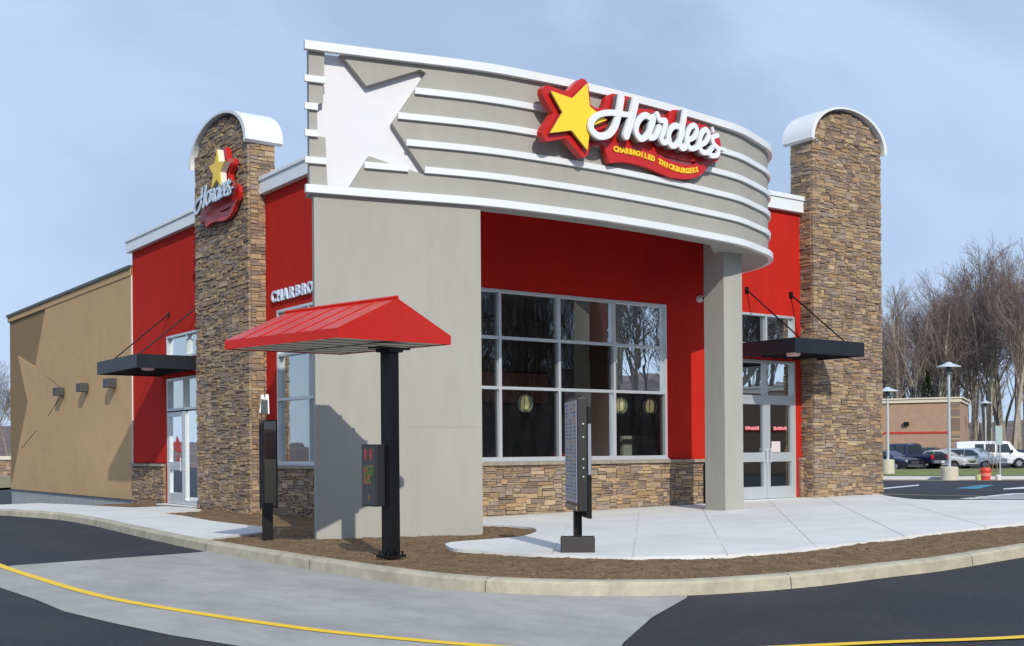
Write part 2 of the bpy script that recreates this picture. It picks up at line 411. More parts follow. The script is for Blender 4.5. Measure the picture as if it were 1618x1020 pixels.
fbox(m, fL, LD1, LD1+.1, -.2, .97, -.25, 0)
bp(m, 'side_wall', RED)
m = MB(); fbox(m, fL, YT, YT+.035, .0, 6.0, .01, .03); bp(m, 'expansion_strip', WHITE)
# rear tan wing
m = MB()
fbox(m, fL, YT+.001, YB, .0, 5.98, -.3, -.012)
m.box(XL+.3, 22.2, YB-.3, YB, 0, 5.98)
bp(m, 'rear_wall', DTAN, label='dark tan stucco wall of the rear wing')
# raised lighter star and its trail
star_px = [(75, 476), (57, 580), (30, 563), (45, 635), (18, 775)]
sp = [onX(a, b, XL) for a, b in star_px]
poly = [(YT+.002, .005), (YT+.002, 5.84)]+[(37.75, 5.84)]+[(p.y, max(p.z, .005)) for p in sp]
poly[-1] = (43.2, .005)
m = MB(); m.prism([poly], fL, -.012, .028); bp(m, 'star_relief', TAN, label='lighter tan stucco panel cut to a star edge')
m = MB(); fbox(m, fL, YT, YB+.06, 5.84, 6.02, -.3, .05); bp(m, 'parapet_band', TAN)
m = MB(); fbox(m, fL, YT, YB+.09, 6.02, 6.10, -.3, .09); bp(m, 'parapet_flashing', mat('dark_flashing', (.06, .07, .06), .5))
for a, b in [((35, 707), (57, 680)), ((75, 594), (95, 611)), ((76, 657), (97, 624))]:
    p = onX(*a, XL-.03); q = onX(*b, XL-.03); m = MB(); m.tube(p, q, .012, n=5); bp(m, 'shadow_edge_line', mat('shadow_edge_tone', (.20, .14, .08), .9))  # thin dark tubes stand for shadow and edge lines on the tan panel
m = MB(); fbox(m, fL, YT-.1, YB-.02, -.9, .0, -.3, -.03); bp(m, 'foundation', FOUND)
# body behind the walls: roof deck, back walls, interior
m = MB(); m.box(XL+.25, 22.5, YF+.25, YT, 6.0, 6.2); m.box(XL+.3, 22, YT, YB-.3, 5.5, 5.7); bp(m, 'roof', mat('roof_membrane', (.5, .5, .5), .8))
m = MB(); m.box(22.5, 22.7, YF+.01, YT, -.3, TOPR); m.box(XR+.001, 22.5, YF+.02, YF+.25, 0, TOPR); m.box(22, 22.2, YT+.01, YB-.31, -.3, 5.9); bp(m, 'far_wall', RED)
m = MB(); m.box(XL+.25, 22.5, YF+.25, YT, -.1, .04); bp(m, 'interior_floor', FLOORIN)
m = MB(); m.box(XL+.26, 22.0, 23.6, 23.8, .04, 6.0); m.box(22.0, 22.2, YF+.25, 23.6, .04, 6.0); bp(m, 'interior_wall', DARKIN)
m = MB(); m.box(XL+.26, 22.0, YF+.25, 23.6, 4.5, 4.6); bp(m, 'interior_ceiling', mat('ceiling_tile', (.25, .24, .22), .8))
m = MB(); fbox(m, fF, 17.29, 17.37, .02, .90, .10, .17); bp(m, 'downspout_boot', BLACK)
m = MB(); m.box(11.2, 12.4, 19.9, 20.0, .04, 2.3); bp(m, 'interior_partition', REDIN)
m = MB(); m.box(16.6, 18.1, 18.6, 18.7, .04, 1.5); bp(m, 'interior_partition', mat('pale_partition', (.5, .48, .44), .6))
# copings
m = MB(); fbox(m, fF, XL-.12, XR+.02, TOPR, TOPR+.26, -.35, .12); fbox(m, fF, XL-.15, XR+.04, TOPR+.26, TOPR+.36, -.38, .15)
bp(m, 'front_coping', WHITE, bevel=.008)
m = MB(); fbox(m, fL, YF-.12, YT+.15, TOPR, TOPR+.26, -.35, .12); fbox(m, fL, YF-.15, YT+.17, TOPR+.26, TOPR+.34, -.38, .15)
bp(m, 'side_coping', COPE, bevel=.008)

# stacked stone veneer: each stone a small block with its own tone
MEAN_ = (.26, .19, .13)
TONES = [(.36, .25, .145), (.30, .20, .11), (.42, .30, .17), (.24, .165, .11), (.19, .14, .11), (.33, .25, .18), (.27, .225, .19), (.45, .34, .21), (.22, .17, .15), (.38, .24, .12), (.15, .11, .09)]
def stones(mb, fr, u0, u1, v0, v1, n0, depth=.05, top=None, seed=1, tones=TONES, cell=(.052, .034)):
    R = random.Random(seed); cu, cv = cell
    nu = max(1, round((u1-u0)/cu)); nv = max(1, round((v1-v0)/cv)); cu = (u1-u0)/nu; cv = (v1-v0)/nv
    used = [[False]*nu for _ in range(nv)]
    for b in range(nv):
        for a in range(nu):
            if used[b][a]: continue
            h = R.choice((1, 1, 2, 2, 2, 3)); w = R.randint(2, 4) if h == 1 else R.randint(2, 7)
            if h == 1 and R.random() < .5: w += 3
            h = min(h, nv-b); k = 0
            while k < w and a+k < nu and all(not used[b+q][a+k] for q in range(h)): k += 1
            if k == 0: h = 1; k = 1
            if a+k < nu and (a+k+1 >= nu or used[b][a+k+1]) and all(not used[b+q][a+k] for q in range(h)): k += 1
            for q in range(h):
                for r_ in range(k): used[b+q][a+r_] = True
            x0, x1, y0, y1 = u0+a*cu, u0+(a+k)*cu, v0+b*cv, v0+(b+h)*cv
            if top is not None:
                lim = min(top(x0), top(x1))
                if y0 >= lim-.01: continue
                y1 = min(y1, lim)
            d = depth+R.uniform(-.014, .016); t = R.choice(tones); kk = R.uniform(.84, 1.16); t = tuple((c*.66+q_*.34)*kk for c, q_ in zip(t, MEAN_))
            g = .002; j = lambda: R.uniform(-.006, .006)
            a0, a1, b0, b1 = x0+g, x1-g, y0+g, y1-g
            if b1-b0 > .01:
                mb.hexa([fr(a0, b0, n0), fr(a1, b0, n0), fr(a1-.004+j(), b0+.003+j(), n0+d+j()), fr(a0+.004+j(), b0+.003+j(), n0+d+j()),
                         fr(a0, b1, n0), fr(a1, b1, n0), fr(a1-.004+j(), b1-.003+j(), n0+d+j()), fr(a0+.004+j(), b1-.003+j(), n0+d+j())], t)
def veneer(name, fr, u0, u1, v0, v1, seed, **k):
    mb = MB(); fbox(mb, fr, u0, u1, v0, v1, -.05, .012, (.15, .115, .085)); stones(mb, fr, u0, u1, v0, v1, .012, seed=seed, **k); return bp(mb, name, STONE)
veneer('stone_base', fF, XL-.06, D0, -.12, .93, 5)
veneer('stone_base', fF, D1+.1, 20.48, .05, .93, 6)
veneer('stone_base', fL, YF+.02, LD0, -.15, .88, 7)
veneer('stone_base', fL, LD1+.12, YT, -.3, .88, 8)
def ledge(fr, u0, u1, v):
    mb = MB(); R = random.Random(int(u0*10)); u = u0
    while u < u1-.01:
        w = min(R.uniform(.42, .5), u1-u); fbox(mb, fr, u+.003, u+w-.003, v, v+.065, -.04, .115); u += w
    return bp(mb, 'stone_ledge', CAPS, bevel=.006)
ledge(fF, XL-.1, D0, .935); ledge(fF, D1+.1, 20.48, .935); ledge(fL, YF, LD0, .885); ledge(fL, LD1+.12, YT, .885)

# windows
def window(fr, u0, u1, v0, v1, us, vs, gl, name='window', d=.11, flip=1):
    t = .055
    mb = MB()
    fbox(mb, fr, u0, u1, v0, v0+t, -d, .01); fbox(mb, fr, u0, u1, v1-t, v1, -d, .01)
    fbox(mb, fr, u0, u0+t, v0+t, v1-t, -d, .009); fbox(mb, fr, u1-t, u1, v0+t, v1-t, -d, .009)
    for u in us: fbox(mb, fr, u-t/2, u+t/2, v0+t, v1-t, -d, .006)
    for v in vs:
        edges = [u0+t]+[x for u in us for x in (u-t/2, u+t/2)]+[u1-t]
        for a, b in zip(edges[::2], edges[1::2]): fbox(mb, fr, a, b, v-t/2, v+t/2, -d, .003)
    w = bp(mb, name, ALU, bevel=.004)
    g = MB(); es = [u0+t/2]+list(us)+[u1-t/2]; ev = [v0+t/2]+list(vs)+[v1-t/2]; R = random.Random(int(u0*7))
    for a, b in zip(es, es[1:]):
        for c, e in zip(ev, ev[1:]):
            k = [R.uniform(-.003, .003) for _ in range(4)]; n = -.07
            g.add([fr(a, c, n+k[0]), fr(b, c, n+k[1]), fr(b, e, n+k[2]), fr(a, e, n+k[3])], [(0, 1, 2, 3)])
    bp(g, 'pane', gl, w)
    return w
window(fF, W0, W1, WS, WT, (12.23, 13.6, 14.97), (2.34, 3.25), GL_F)
m = MB(); fbox(m, fF, W0-.02, W1+.02, 1.001, WS+.0, -.1, .05); bp(m, 'window_sill', ALU, bevel=.006)
window(fL, 17.35, LW1, .97, 4.03, (18.65, 19.97), (2.25, 3.13), GL_L)
m = MB(); fbox(m, fL, 17.3, LW1+.02, .952, .969, -.1, .05); bp(m, 'window_sill', ALU)
window(fF, D0, D1, 3.42, 4.12, (19.34,), (), GL_L)
window(fF, D0, D1, 2.30, 3.12, (19.34,), (), GL_L)
window(fL, LD0, LD1, 3.45, 4.03, (26.3,), (), GL_L)
window(fL, LD0, LD1, 2.22, 3.0, (26.52,), (), GL_L)
# doors
def door(fr, u0, u1, v0, v1, hinge, label, mid=.93, handle_side=1):
    mb = MB(); s = .10; n0, n1 = -.10, .0
    fbox(mb, fr, u0, u0+s, v0, v1, n0, n1); fbox(mb, fr, u1-s, u1, v0, v1, n0, n1)
    fbox(mb, fr, u0+s, u1-s, v0, v0+.26, n0, n1-.002); fbox(mb, fr, u0+s, u1-s, v1-.11, v1, n0, n1-.002); fbox(mb, fr, u0+s, u1-s, mid, mid+.2, n0, n1-.002)
    d = bp(mb, 'door', ALU, bevel=.004, label=label)
    g = MB()
    for a, b in ((v0+.26, mid), (mid+.2, v1-.11)): g.add([fr(u0+s, a, -.05), fr(u1-s, a, -.05), fr(u1-s, b, -.05), fr(u0+s, b, -.05)], [(0, 1, 2, 3)])
    bp(g, 'pane', GL_L, d)
    h = MB(); uu = u1-.06 if handle_side > 0 else u0+.06
    h.tube(fr(uu, mid-.02, .05), fr(uu, mid+.3, .05), .012); h.tube(fr(uu, mid+.02, 0), fr(uu, mid+.02, .05), .009); h.tube(fr(uu, mid+.26, 0), fr(uu, mid+.26, .05), .009)
    bp(h, 'handle', ALU, d)
    return d
DZ = .12
d1 = door(fF, D0+.03, 19.335, DZ, 2.27, 0, 'left leaf of the front glass door pair', DZ+.80, 1)
d2 = door(fF, 19.345, D1-.03, DZ, 2.27, 0, 'right leaf of the front glass door pair, with a paper notice', DZ+.80, -1)
m = MB(); fbox(m, fF, D0, D0+.029, DZ-.05, 2.30, -.1, .008); fbox(m, fF, D1-.029, D1, DZ-.05, 2.30, -.1, .008); fbox(m, fF, D0, D1, 2.271, 2.299, -.1, .0); bp(m, 'door_frame', ALU)
# decals on door glass: red script strip, pale shape, notice
for u, dd_ in ((18.90, d1), (19.80, d2)):
    m = MB()
    R = random.Random(int(u*10)); uu = u-.20
    while uu < u+.2: fbox(m, fF, uu, uu+.03, 1.62+R.uniform(-.015, .0), 1.66+R.uniform(0, .035), -.045, -.042); uu += .04
    bp(m, 'lettering', mat('pink_decal', (.85, .25, .28), .5), dd_)
m = MB(); fbox(m, fF, 19.47, 19.75, 1.13, 1.36, .006, .009); bp(m, 'notice', mat('paper', (.6, .52, .54), .7), d2)
d3 = door(fL, 26.55, LD1-.03, 0.0, 2.19, 0, 'side door with a red decal on the glass', .80, -1)
mb = MB(); fbox(mb, fL, LD0, 26.5, .0, .10, -.1, 0); fbox(mb, fL, 26.44, 26.52, .1, 2.19, -.1, .002); fbox(mb, fL, LD0, LD0+.06, .1, 2.19, -.1, 0); fbox(mb, fL, LD1-.028, LD1, 0, 2.2, -.1, .006)
sl = bp(mb, 'sidelight', ALU); g = MB(); g.add([fL(LD0+.06, .1, -.05), fL(26.44, .1, -.05), fL(26.44, 2.19, -.05), fL(LD0+.06, 2.19, -.05)], [(0, 1, 2, 3)]); bp(g, 'pane', GL_L, sl)
m = MB(); m.prism([[(26.85, 1.25), (27.0, 1.2), (27.25, 1.3), (27.3, 1.45), (27.15, 1.5), (27.1, 1.62), (26.98, 1.5), (26.88, 1.4)]], fL, -.045, -.04); m.prism([[(26.98, 1.02), (27.1, 1.0), (27.06, 1.17), (27.0, 1.17)]], fL, -.045, -.04); bp(m, 'decal', REDS, d3)
m = MB(); fbox(m, fF, D0-.3, D1+.2, DZ-.2, DZ-.01, -.5, .1); bp(m, 'door_step', CONC)
m = MB(); fbox(m, fL, LD0-.1, LD1+.1, -.3, -.01, -.4, .25); bp(m, 'door_step', CONC)

# entrance canopies
def canopy(fr, u0, u1, depth, z0, z1, rods, lamp, sgn):
    mb = MB(); t = .03
    fbox(mb, fr, u0, u1, z0, z1, depth-t, depth); fbox(mb, fr, u0, u0+t, z0, z1, .01, depth-t); fbox(mb, fr, u1-t, u1, z0, z1, .01, depth-t)
    fbox(mb, fr, u0+t, u1-t, z0+.05, z0+.08, .01, depth-t); fbox(mb, fr, u0+t, u1-t, z1-.06, z1-.03, .01, depth-t)
    k = u0+.4
    while k < u1-.2: fbox(mb, fr, k, k+.03, z0+.02, z0+.049, .02, depth-.04); k += .35
    c = bp(mb, 'entrance_canopy', DARKBLUE, bevel=.004)
    for a, b in rods:
        r = MB(); r.tube(fr(*a), fr(*b), .016, n=8)
        A = Vector(fr(*a)); fbox(r, fr, a[0]-.05, a[0]+.05, a[1]-.07, a[1]+.07, .0, .025); bp(r, 'tie_rod', BLACK, c)
    l = MB(); cc = fr(*lamp); l.lathe(cc, [(.13, -.05), (.15, 0), (.15, .05)], 16); bp(l, 'canopy_lamp', mat('lamp_lens', (.8, .55, .55), .4), c)
    return c
canopy(fF, 18.40, 20.62, 1.58, 3.14, 3.44, [((20.14, 4.59, .02), (20.14, 3.44, 1.45)), ((18.72, 4.59, .02), (18.72, 3.44, 1.45))], (18.85, 3.16, 1.15), 1)
canopy(fL, 25.15, 28.0, 1.55, 3.08, 3.38, [((27.45, 4.55, .02), (27.3, 3.38, 1.4)), ((25.5, 4.55, .02), (25.5, 3.38, 1.4))], (25.45, 3.10, 1.2), -1)

# stone towers with arched metal caps
def tower(fr, u0, u1, n_front, n_back, v0, spring, rise, seed, name_label, side, lit=None):
    w = u1-u0; c = (u0+u1)/2; hw = w/2
    arch = lambda u: spring+rise*sqrt(max(0, 1-((u-c)/(hw*1.06))**2))**1.05
    mb = MB()
    out = [(u0, v0)]+[(u1, v0)]+[(u0+w*(1-i/24), arch(u0+w*(1-i/24))) for i in range(25)]
    mb.prism([out], fr, n_back, n_front-.05, (.15, .115, .085))
    stones(mb, fr, u0-.03, u1+.03, v0, spring+rise, n_front-.05, depth=.05, top=lambda u: arch(min(max(u, u0), u1)), seed=seed)
    # flanks
    for uu, sg in ((u0, -1), (u1, 1)):
        fr2 = (lambda uu, sg: (lambda a, v, n: fr(uu+sg*n, v, a)))(uu, sg)
        stones(mb, fr2, n_back, n_front-.052, v0, spring+.25, 0.0, depth=.04, seed=seed+3+sg)
    t = bp(mb, 'stone_tower', STONE, label=name_label)
    # cap: curved band with drip edge
    cp = MB(); n = 28; o = .13; nf = n_front+.09; nb = n_back-.13
    A = []
    for i in range(n+1):
        a = pi*i/n; A.append((c-(hw+o+.02)*cos(a), spring+.02+(rise+.09)*sin(a)**.92 if 0 < i < n else spring+.0))
    T = .055
    vs = []
    for (u, v) in A: vs += [fr(u, v, nf), fr(u, v, nb), fr(c+(u-c)*(1-.07), v-T*(.75), nf), fr(c+(u-c)*(1-.07), v-T*.75, nb)]
    fs = []
    for i in range(n):
        a = 4*i; b = a+4
        fs += [(a, b, b+1, a+1), (a+2, a+3, b+3, b+2), (a, a+2, b+2, b), (a+1, b+1, b+3, a+3)]
    fs += [(0, 1, 3, 2), (4*n, 4*n+2, 4*n+3, 4*n+1)]
    cp.add(vs, fs); bp(cp, 'arched_cap', WHITE, t, smooth=False)
    return t
tower(fF, 20.50, 22.88, .36, -.25, -.2, 8.02, .74, 21, 'stone tower with white arched cap beside the front door', 1)
tower(fL, 21.92, 24.72, .37, -.22, -.3, 7.48, .74, 33, 'stone tower with white arched cap and small sign on the side wall', -1)

# grey column
m = MB(); m.box(15.80, 16.29, 14.90, 15.41, -.1, 5.06); bp(m, 'grey_column', GREY, bevel=.006)
m = MB(); m.box(15.70, 16.42, 14.93, 15.62, .0, .045); bp(m, 'column_collar', mat('collar', (.10, .06, .05), .8))

# curved sign front -------------------------------------------------
corner = (7.44, 14.62)
arc_pts = [(7.33, 14.72, 0), (8.32, 14.48, 0), (9.72, 14.12, 0), (10.73, 14.0, 0), (11.95, 13.95, 0), (13.33, 14.0, 0), (14.38, 14.10, 0), (15.42, 14.24, 0), (16.15, 14.49, 0), (16.82, 14.78, 0), (17.32, 15.18, 0), (17.75, 15.85, 0), (18.05, 16.98, 0)]
arc = spline(arc_pts, 10)
acc = [0]
for a, b in zip(arc, arc[1:]): acc.append(acc[-1]+(b-a).length)
LEN = acc[-1]
def on_arc(s, n=0.0, z=0.0):
    over = min(0, s); s = max(0, min(LEN, s)); i = 0
    lo, hi = 0, len(acc)-2
    while lo < hi:
        mid = (lo+hi+1)//2
        if acc[mid] <= s: lo = mid
        else: hi = mid-1
    i = lo; t = (s-acc[i])/(acc[i+1]-acc[i]); p = arc[i].lerp(arc[i+1], t)
    tg = lambda k: (arc[min(k+1, len(arc)-1)]-arc[max(k-1, 0)]).normalized()
    d = tg(i).lerp(tg(i+1), t).normalized(); N = Vector((d.y, -d.x, 0))
    q = p+N*n+d*over; return Vector((q.x, q.y, z))
Z0, Z1 = 4.86, 6.83
def s_of(px, py):         # arc-length and height seen at a picture point
    best = None; d0 = ray(px, py); k = d0.y/d0.x
    for i in range(400):
        s = LEN*i/400*.93; p = on_arc(s); e = abs(p.y/p.x-k)
        if best is None or e < best[0]: best = (e, s, p)
    s, p = best[1:]; t = (p.x*d0.x+p.y*d0.y)/(d0.x**2+d0.y**2); return s, EYE+d0.z*t
def curved(mb, s0, s1, z0, z1, n0, n1, step=.12):
    n = max(2, int((s1-s0)/step)); vs = []; fs = []
    for i in range(n+1):
        s = s0+(s1-s0)*i/n; vs += [on_arc(s, n0, z0), on_arc(s, n1, z0), on_arc(s, n1, z1), on_arc(s, n0, z1)]
    for i in range(n):
        a = 4*i; b = a+4
        for k in range(4): fs.append((a+k, b+k, b+(k+1) % 4, a+(k+1) % 4))
    fs += [(0, 1, 2, 3), (4*n+3, 4*n+2, 4*n+1, 4*n)]
    mb.add(vs, fs)
TH = -.36
m = MB(); curved(m, 0.12, LEN, Z0, Z1, TH, -.12)
fascia = bp(m, 'curved_sign_front', WSTUC)
m = MB(); curved(m, s_of(500, 700)[0], s_of(762.5, 700)[0], -.25, Z0+.002, -.12, .004); slabw = bp(m, 'grey_slab_wall', GREY, label='plain grey stucco slab wall under the left end of the sign')
m = MB(); curved(m, s_of(640, 700)[0], s_of(762, 700)[0]-.004, 1.55, 1.556, -.01, .006); bp(m, 'stucco_joint', mat('stucco_joint_tone', (.27, .265, .24), .9), slabw)
# grey skin with the star opening
star2 = [(539, 66), (580.5, 135), (664, 109.5), (672, 115), (620, 194), (674, 277), (582, 246), (547, 296.5)]
st = [s_of(a, b) for a, b in star2]
lft = [s_of(a, b) for a, b in [(512, 66), (512, 161), (501.5, 166), (501.5, 214), (515, 217), (517, 296.5)]]
ST0, ST1 = Z0, Z1
out = [(st[-1][0], Z0)]+[(st[-1][0]+.0001, Z0)]
edge = [(st[0][0], Z1)]+[(s, z) for s, z in st[1:-1]]+[(st[-1][0], Z0)]
outline = edge+[(LEN, Z0), (LEN, Z1)]
left_out = [(0, Z0), (lft[-1][0], Z0)]+[(a_, b_) for a_, b_ in reversed(lft[1:-1])]+[(lft[0][0], Z1), (0, Z1)]
bm = bmesh.new()
vsb = [bm.verts.new((s, z, 0)) for s, z in outline]
for t in tessellate_polygon([[Vector((s, z, 0)) for s, z in outline]]): bm.faces.new([vsb[i] for i in t])
vsb = [bm.verts.new((s, z, 0)) for s, z in left_out]
for t in tessellate_polygon([[Vector((s, z, 0)) for s, z in left_out]]): bm.faces.new([vsb[i] for i in t])
s = .1
while s < LEN:
    bmesh.ops.bisect_plane(bm, geom=bm.verts[:]+bm.edges[:]+bm.faces[:], plane_co=(s, 0, 0), plane_no=(1, 0, 0)); s += .12
r = bmesh.ops.extrude_face_region(bm, geom=bm.faces[:])
for e in r['geom']:
    if isinstance(e, bmesh.types.BMVert): e.co.z = -.118
bmesh.ops.recalc_face_normals(bm, faces=bm.faces)
for v in bm.verts:
    v.co = on_arc(v.co.x, v.co.z, v.co.y)-Vector(B.location)
me = bpy.data.meshes.new('sign_front_skin'); bm.to_mesh(me); bm.free(); me.materials.append(GREY)
o = bpy.data.objects.new('grey_skin', me); col.objects.link(o); o.parent = fascia
# horizontal ribs
ribz = [(Z0-.04, .11), (5.235, .09), (5.61, .09), (5.985, .09), (6.37, .09), (Z1-.02, .12)]
def zstar_limits(z):      # where a rib meets the star opening
    xs = []
    pts = edge
    for (s0, z0), (s1, z1) in zip(pts, pts[1:]):
        if (z0-z)*(z1-z) < 0: xs.append(s0+(s1-s0)*(z-z0)/(z1-z0))
    return sorted(xs)
for k, (z, h) in enumerate(ribz):
    rb = MB(); full = k in (0, 5)
    if full: curved(rb, -.07, LEN, z, z+h, .0, .09)
    else:
        def solid(s_):          # is the grey skin there?
            c_ = False; q_ = outline; j_ = len(q_)-1
            for i_ in range(len(q_)):
                if (q_[i_][1] > z+h/2) != (q_[j_][1] > z+h/2) and s_ < (q_[j_][0]-q_[i_][0])*(z+h/2-q_[i_][1])/(q_[j_][1]-q_[i_][1])+q_[i_][0]: c_ = not c_
                j_ = i_
            return c_
        xs = [0]+zstar_limits(z+h/2)+[LEN]
        segs = [(a_, b_) for a_, b_ in zip(xs, xs[1:]) if solid((a_+b_)/2) and not (k == 4 and b_-a_ < .8)]
        curved(rb, -.07, [x for x in (lft[0][0], lft[2][0])][k in (2, 3)], z, z+h, .0, .05)
        for a, b in segs:
            if b-a > .05: curved(rb, a+.01, b, z, z+h, .0, .05)
            elif b-a > .05: pass
    bp(rb, 'rib', WHITE, fascia, label='white projecting rib of the curved sign front')
m = MB(); curved(m, .02, LEN, Z0-.03, Z0-.001, TH+.01, -.002); bp(m, 'soffit', GREY, fascia)
m = MB(); i0 = next(i for i, p in enumerate(arc) if p.x > 14.5); m.prism([[(p.x, p.y) for p in [on_arc(acc[i], -.02) for i in range(i0, len(arc))]]], lambda u, v, n: Vector((u, v, n)), Z0-.025, Z0-.004); bp(m, 'soffit', GREY, fascia)
# porch lid behind the curve
m = MB()
pts = [on_arc(.5+(LEN-.5)*i/60, TH+.02, 0) for i in range(61)]
outl = [(p.x, p.y) for p in pts]+[(9.95, 16.99), (9.95, 15.2)]
frz = lambda u, v, n: Vector((u, v, n))
m.prism([outl], frz, 6.30, 6.40); bp(m, 'porch_roof', RED, fascia)

# wall fixtures -------------------------------------------------
for (a, b), lab in zip([(95, 618.5), (132.5, 612), (176, 605)], ['dark box wall light, farthest left on the tan wall', 'dark box wall light, middle one of three on the tan wall', 'dark box wall light on the tan wall nearest the black side canopy']):
    p = onX(a, b, XL-.12); t = thing('wall_light', lab, 'wall light', (XL-.028, p.y, p.z), 'box lights on the tan wall')
    m = MB(); m.box(-.26, -.03, -.2, .2, -.12, .12); m.build('housing', mat('fixture', (.05, .055, .06), .5), t, .01)
    m = MB(); m.box(-.03, 0, -.09, .09, -.09, .09); m.build('mount', BLACK, t)
p = onY(1104, 472, YF); t = thing('security_camera', 'round white dome camera on the red wall left of the grey column', 'camera', (p.x, YF, p.z))
m = MB(); m.tube((0, 0, 0), (0, -.05, 0), .075, .075, 16); m.tube((0, -.05, 0), (0, -.13, .0), .07, .05, 16); m.build('housing', WHITE, t)
m = MB(); m.tube((0, -.125, 0), (0, -.155, -.01), .035, .03, 12); m.build('lens', BLACK, t)

# interior seen through the glass -------------------------------------------------
lamps = [(830, 637, 'large striped glass pendant lamp behind the left half of the front window'), (980, 640, 'pale glass pendant lamp behind the third bay of the front window'), (1027, 642, 'amber glass pendant lamp nearest the right edge of the front window'), (905, 655, 'pendant lamp behind the menu board post in the front window')]
PG = emis('lamp_glass', (.85, .72, .38), .40); PW = mat('lamp_rib', (.55, .62, .52), .3)
for a, b, lab in lamps:
    p = onY(a, b, 18.3); t = thing('pendant_lamp', lab, 'pendant lamp', tuple(p), 'pendant lamps inside the window')
    m = MB(); m.lathe((0, 0, 0), [(.02, .15), (.07, .11), (.095, 0), (.08, -.09), (.04, -.13)], 14); m.build('lamp_shade', PG, t, smooth=True)
    m = MB()
    for i in range(8):
        a2 = i*pi/4
        for (r0, z0), (r1, z1) in zip([(.035, .175), (.11, .12), (.145, 0), (.12, -.11)], [(.11, .12), (.145, 0), (.12, -.11), (.05, -.17)]):
            m.tube((cos(a2)*r0, sin(a2)*r0, z0), (cos(a2)*r1, sin(a2)*r1, z1), .01, n=4)
    m.build('lamp_ribs', PW, t)
    m = MB(); m.tube((0, 0, .16), (0, 0, 4.5-p.z), .006, n=5); m.build('cord', BLACK, t)
def booth(x, y, lab, m1):
    t = thing('booth_seat', lab, 'booth seat', (x, y, .04), 'dining seats inside')
    m = MB(); m.box(-.55, .55, -.25, .25, 0, .45); m.build('seat', m1, t, .03); m = MB(); m.box(-.55, .55, .2, .32, .451, 1.1); m.build('backrest', m1, t, .03)
booth(11.6, 19.0, 'red booth seat behind the leftmost front window bay', REDIN); booth(14.0, 20.2, 'brown booth seat well inside the second window bay', WOODIN); booth(15.9, 19.2, 'red booth seat behind the last front window bay', REDIN)
for x, y, lab in [(12.7, 18.7, 'small square dining table near the front window'), (15.0, 18.9, 'square dining table behind the third window bay')]:
    t = thing('dining_table', lab, 'table', (x, y, .04), 'dining tables inside'); m = MB(); m.box(-.4, .4, -.35, .35, .70, .74); m.build('tabletop', mat('tabletop', (.45, .42, .38), .4), t, .01)
    m = MB(); m.tube((0, 0, .02), (0, 0, .70), .04); m.lathe((0, 0, 0), [(.25, 0), (.25, .02), (.05, .03)]); m.build('leg', BLACK, t)
t = thing('service_counter', 'red fronted service counter deep inside the dining room', 'counter', (14.5, 22.5, .04))
m = MB(); m.box(-4, 4, -.35, .35, 0, 1.0); m.build('counter_front', REDIN, t); m = MB(); m.box(-4.05, 4.05, -.4, .4, 1.001, 1.05); m.build('counter_top', WOODIN, t)
t = thing('menu_screen', 'wide lit menu screens above the counter inside', 'screen', (14.5, 22.2, 2.7))
for i in range(4): m = MB(); m.box(-3+i*1.5, -1.6+i*1.5, 0, .06, -.35, .35); m.build('screen', emis('menu_glow', (.20, .09, .06), .06), t)
m = MB(); m.box(-3.1, 3.0, .061, .1, -.4, .4); m.build('screen_rail', BLACK, t)

# ------------------------------------------------------------------ signs
def stroke(mb, pts, w, fr, n0, n1, closed=False, per=6, taper=True):
    """ribbon following a smooth path, extruded"""
    P = spline([Vector((a, b, 0)) for a, b in pts], per); n = len(P); L_ = []; R_ = []
    ws = w if isinstance(w, (list, tuple)) else [w]*len(pts)
    for i, p in enumerate(P):
        a = P[max(0, i-1)]; b = P[min(n-1, i+1)]; t = (b-a).normalized(); nn = Vector((-t.y, t.x, 0))
        k = i/per; j = min(int(k), len(ws)-2); ww = ws[j]+(ws[j+1]-ws[j])*(k-j) if len(ws) > 1 else ws[0]
        L_.append(p+nn*ww/2); R_.append(p-nn*ww/2)
    vs = []
    for ii, (l, r) in enumerate(zip(L_, R_)):
        n2 = n1+.006*ii/len(P); vs += [fr(l.x, l.y, n0), fr(r.x, r.y, n0), fr(r.x, r.y, n2), fr(l.x, l.y, n2)]
    fs = []
    for i in range(n-1):
        a = 4*i; b = a+4
        for k in range(4): fs.append((a+k, b+k, b+(k+1) % 4, a+(k+1) % 4))
    fs += [(0, 1, 2, 3), (4*n-1, 4*n-2, 4*n-3, 4*n-4)]; mb.add(vs, fs)
    for e in (P[0], P[-1]):
        ww = (ws[0] if e is P[0] else ws[-1])*.5; k = 10
        vs = [fr(e.x+cos(2*pi*i/k)*ww, e.y+sin(2*pi*i/k)*ww, n) for n in (n0, n1-.001+(.006 if e is not P[0] else 0)) for i in range(k)]
        mb.add(vs, [(i, (i+1) % k, k+(i+1) % k, k+i) for i in range(k)]+[tuple(range(k)), tuple(range(2*k-1, k-1, -1))])
